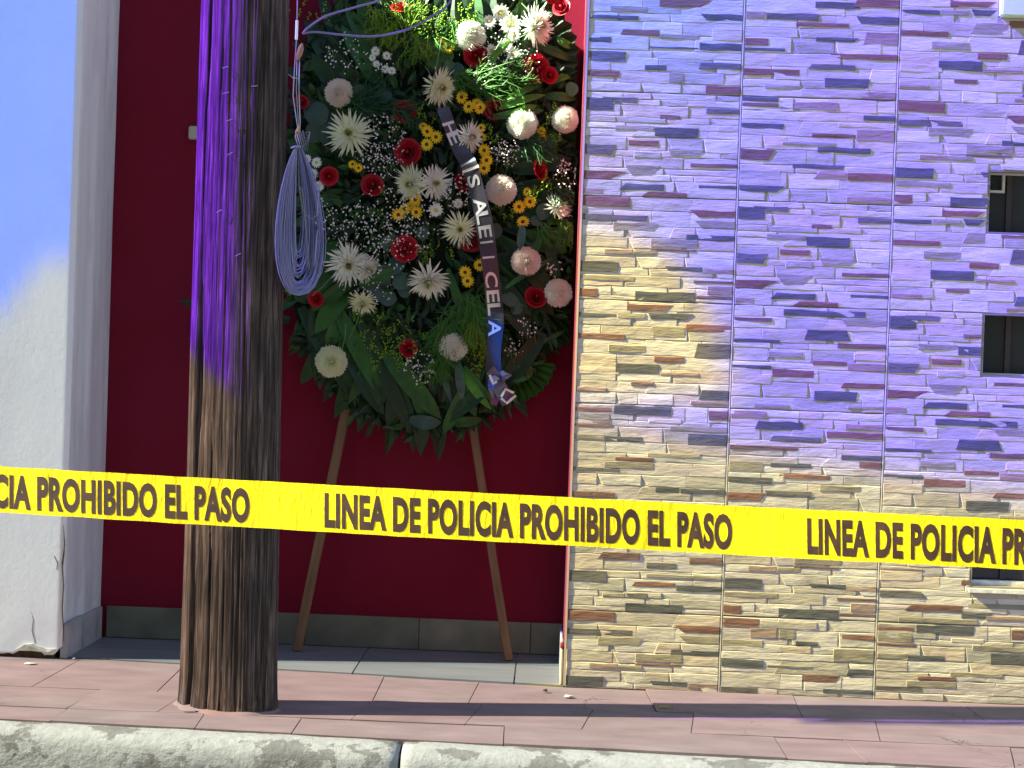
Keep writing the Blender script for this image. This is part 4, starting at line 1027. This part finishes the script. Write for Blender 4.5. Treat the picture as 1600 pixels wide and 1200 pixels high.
def text_mesh(body, size=1.0, bold=.0, spacing=1.0):
    cu = bpy.data.curves.new('txt', 'FONT'); cu.body = body; cu.size = size; cu.offset = bold; cu.space_character = spacing; cu.resolution_u = 4
    o = bpy.data.objects.new('txt', cu); C.objects.link(o); bpy.context.view_layer.update()
    dg = bpy.context.evaluated_depsgraph_get(); me = bpy.data.meshes.new_from_object(o.evaluated_get(dg))
    v = [tuple(p.co) for p in me.vertices]; f = [tuple(p.vertices) for p in me.polygons]
    bpy.data.objects.remove(o); bpy.data.curves.remove(cu); bpy.data.meshes.remove(me)
    return v, f
# arc lengths
al = [0]
for i in range(1, len(rl)): al.append(al[-1]+(rl[i]-rl[i-1]).length)
def rib_at(s):
    s = max(0, min(al[-1]-1e-5, s)); i = max(k for k in range(len(al)) if al[k] <= s); i = min(i, len(rl)-2)
    u = (s-al[i])/(al[i+1]-al[i]); t, sd, n = rib_frame(i); t2, sd2, n2 = rib_frame(i+1)
    return rl[i].lerp(rl[i+1], u), sd.lerp(sd2, u).normalized()
def rib_s(ypx):                      # arc position under a photo row
    best = min(range(len(rp)), key=lambda k: abs(rp[k][1]-ypx)); return al[best]
for (ch, y0_, hgt) in [('H',196,15),('E',216,17),('S',283,22),('A',318,22),('L',341,18),('E',362,18),('I',383,12),('I',408,14),('C',432,18),('E',463,16),('L',483,18),('A',510,20)]:
    v, f = text_mesh(ch, 1.0, .02)
    if not v: continue
    xs_ = [a[0] for a in v]; wd = max(xs_)-min(xs_); x0_ = min(xs_); mb = MB(); s0 = rib_s(y0_)-hgt/430/2
    lw_ = (hgt+5)/430; sc = lw_/max(.25, wd) if ch != 'I' else .05
    out = []
    for a in v:
        c, sd = rib_at(s0+(a[0]-x0_)*min(sc, .095)); hh = (a[1]/.73-.5)*.82*ribw(20)
        out.append(c - sd*hh + Vector((0,-.0022,0)))
    mb.add(out, f); mb.build('lettering', silver_m, wr)
# silver bar edges on the bright bend
mb = MB(); v = []; f = []
for k, s in enumerate((rib_s(263), rib_s(267))):
    c, sd = rib_at(s); v += [c-sd*.031+Vector((0,-.003,0)), c+sd*.031+Vector((0,-.003,0))]
mb.add(v, [(0,1,3,2)]); mb.build('ribbon_edge', silver_m, wr)
# bow at the lower end
mb = MB()
def strip(pts, wd, lift=.10, mi=0, mbx=None, tw=0.):
    P_ = [onw(x, y, lift+l) for (x, y, l) in pts]; v = []
    for i, p in enumerate(P_):
        t = (P_[min(i+1, len(P_)-1)]-P_[max(i-1, 0)]).normalized(); s = t.cross(Vector((0,-1,0)))
        s = s.normalized() if s.length > .1 else Vector((1,0,0)); s = s*math.cos(tw*i)+Vector((0,-1,0))*math.sin(tw*i)
        v += [p-s*wd/2, p+s*wd/2]
    (mbx or mb).add(v, [(2*i, 2*i+1, 2*i+3, 2*i+2) for i in range(len(P_)-1)], mi)
strip([(772,592,0),(765,583,.02),(770,577,.03),(778,586,.02),(773,592,.005)], .022)
strip([(774,592,.0),(786,583,.02),(796,586,.025),(785,592,.02),(774,593,.005)], .02)
strip([(773,590,.01),(780,604,.015),(788,618,.012),(795,630,.01)], .05, tw=.12)
strip([(771,590,.0),(769,606,.01),(775,622,.005),(771,632,.0)], .03, tw=.2)
strip([(768,588,.02),(776,596,.03)], .03)
mb.build('bow', mat('bow_satin', (.05,.055,.12), .22, spec=.9, sheen=.3), wr)
mb = MB(); strip([(783,620,.022),(790,608,.024),(803,614,.024)], .009, mi=0); strip([(783,622,.022),(792,630,.024),(806,618,.024)], .009); strip([(765,586,.035),(771,600,.032),(776,596,.03)], .008); mb.build('bow_trim', silver_m, wr)

# ------------------------------------------------------------ police tape
TY = -1.9
tape = empty('police_tape', tuple(at(800, 812, TY)), 'yellow police line tape with dark block lettering stretched across the whole street front', 'tape')
to_ = Vector(tape.location)
def tape_c(px):                          # centre line and half height (photo px)
    return 764.5 + .0600*px - 3.6e-6*px*px, 36.0+.0019*px
def tape_pt(px, v):                      # v from -1 (bottom) to 1 (top)
    cy, h = tape_c(px)
    wob = .008*noise.noise(Vector((px*.004, .6, 1))) + v*.006*noise.noise(Vector((px*.0035, 4, 2))) + .0006*math.sin(px*.02)
    edge = .8*noise.noise(Vector((px*.02, v*3, 5)))
    return at(px, cy - v*h + edge, TY) + Vector((0, wob, 0)) - to_
NXT = 420; v = []; f = []
for i in range(NXT+1):
    px = -500+2600*i/NXT
    for q in range(7): v.append(tape_pt(px, q/3-1))
for i in range(NXT):
    for q in range(6): a = i*7+q; f.append((a, a+7, a+8, a+1))
mb = MB(); mb.add(v, f)
tape_m = mat('yellow_tape', (.92,.72,.003), .45, trans=.45, var=.07, vscale=4, bump=.35, bscale=13, dist=.012, spec=.45, stretch=(1.6,1,.5))
mb.build('band', tape_m, tape, smooth=True)
ink_m = mat('tape_ink', (.030,.014,.004), .6, var=.4, vscale=30)
tv, tf = text_mesh('LINEA DE POLICIA PROHIBIDO EL PASO', 1.0, .046, 1.06)
xmn = min(a[0] for a in tv); xmx = max(a[0] for a in tv)
capy = .729
for start in (-247, 507, 1261, 2015, -1001+400):
    if start == -601: continue
    mb = MB(); out = []
    for a in tv:
        px = start + 637*(a[0]-xmn)/(xmx-xmn)
        vv = (a[1]/capy*2-1)*.69 - .04
        out.append(tape_pt(px, vv)+Vector((0,-.00028,0)))
    mb.add(out, tf); mb.build('lettering', ink_m, tape)

# ------------------------------------------------------------ litter
def litter(name, px, py, pts, h, m_, label, cat, s=1.0, Z=.003):
    c = atz(px, py, Z); mb = MB(); n = len(pts); v = [(x*s, y*s, h*(.4+.6*abs(math.sin(i*2.1)))) for i, (x, y) in enumerate(pts)]+[(x*s*1.05, y*s*1.05, 0) for x, y in pts]
    mb.add(v, [tuple(range(n))]+[(i, i+n, (i+1) % n+n, (i+1) % n) for i in range(n)])
    tag(mb.build(name, m_, loc=(c.x, c.y, Z)), label, cat)
circ = [(math.cos(a*.785), math.sin(a*.785)) for a in range(8)]
litter('pebble', 852, 1080, circ, .008, mat('pebble', (.08,.05,.03), .8), 'small brown pebble on the pavement near the tiled corner', 'pebble', .007)
litter('paper_scrap', 888, 1088, [(-1,-.6),(.2,-1),(1.2,-.2),(.8,.7),(-.6,.8)], .004, mat('scrap', (.5,.45,.35), .8), 'pale paper scrap lying on the pavement beside the tiled corner', 'litter', .014)
litter('dry_leaf', 1040, 1106, [(-1.6,-.3),(0,-.7),(1.6,0),(.2,.8),(-1.2,.5)], .006, mat('dry_leaf', (.35,.26,.06), .8), 'dry yellow leaf on the pavement by the tiled wall foot', 'leaf', .014)
litter('plaster_chip', 48, 1037, [(-1.5,-.4),(0,-.8),(1.5,-.2),(.6,.7),(-1,.6)], .003, mat('chip', (.6,.58,.5), .8), 'flat white plaster chip on the pavement below the white wall', 'litter', .014)
litter('straw_tuft', 55, 1024, [(-2.5,-.3),(-1,-.7),(1,-.5),(2.5,0),(1.5,.6),(-1.5,.5)], .012, mat('straw', (.35,.27,.08), .9), 'yellow crumbs heaped at the broken foot of the white wall', 'debris', .014, .004)
litter('small_chip', 116, 1029, circ, .003, mat('chip2', (.6,.5,.42), .8), 'tiny pale chip on the pavement at the white wall corner', 'litter', .005)
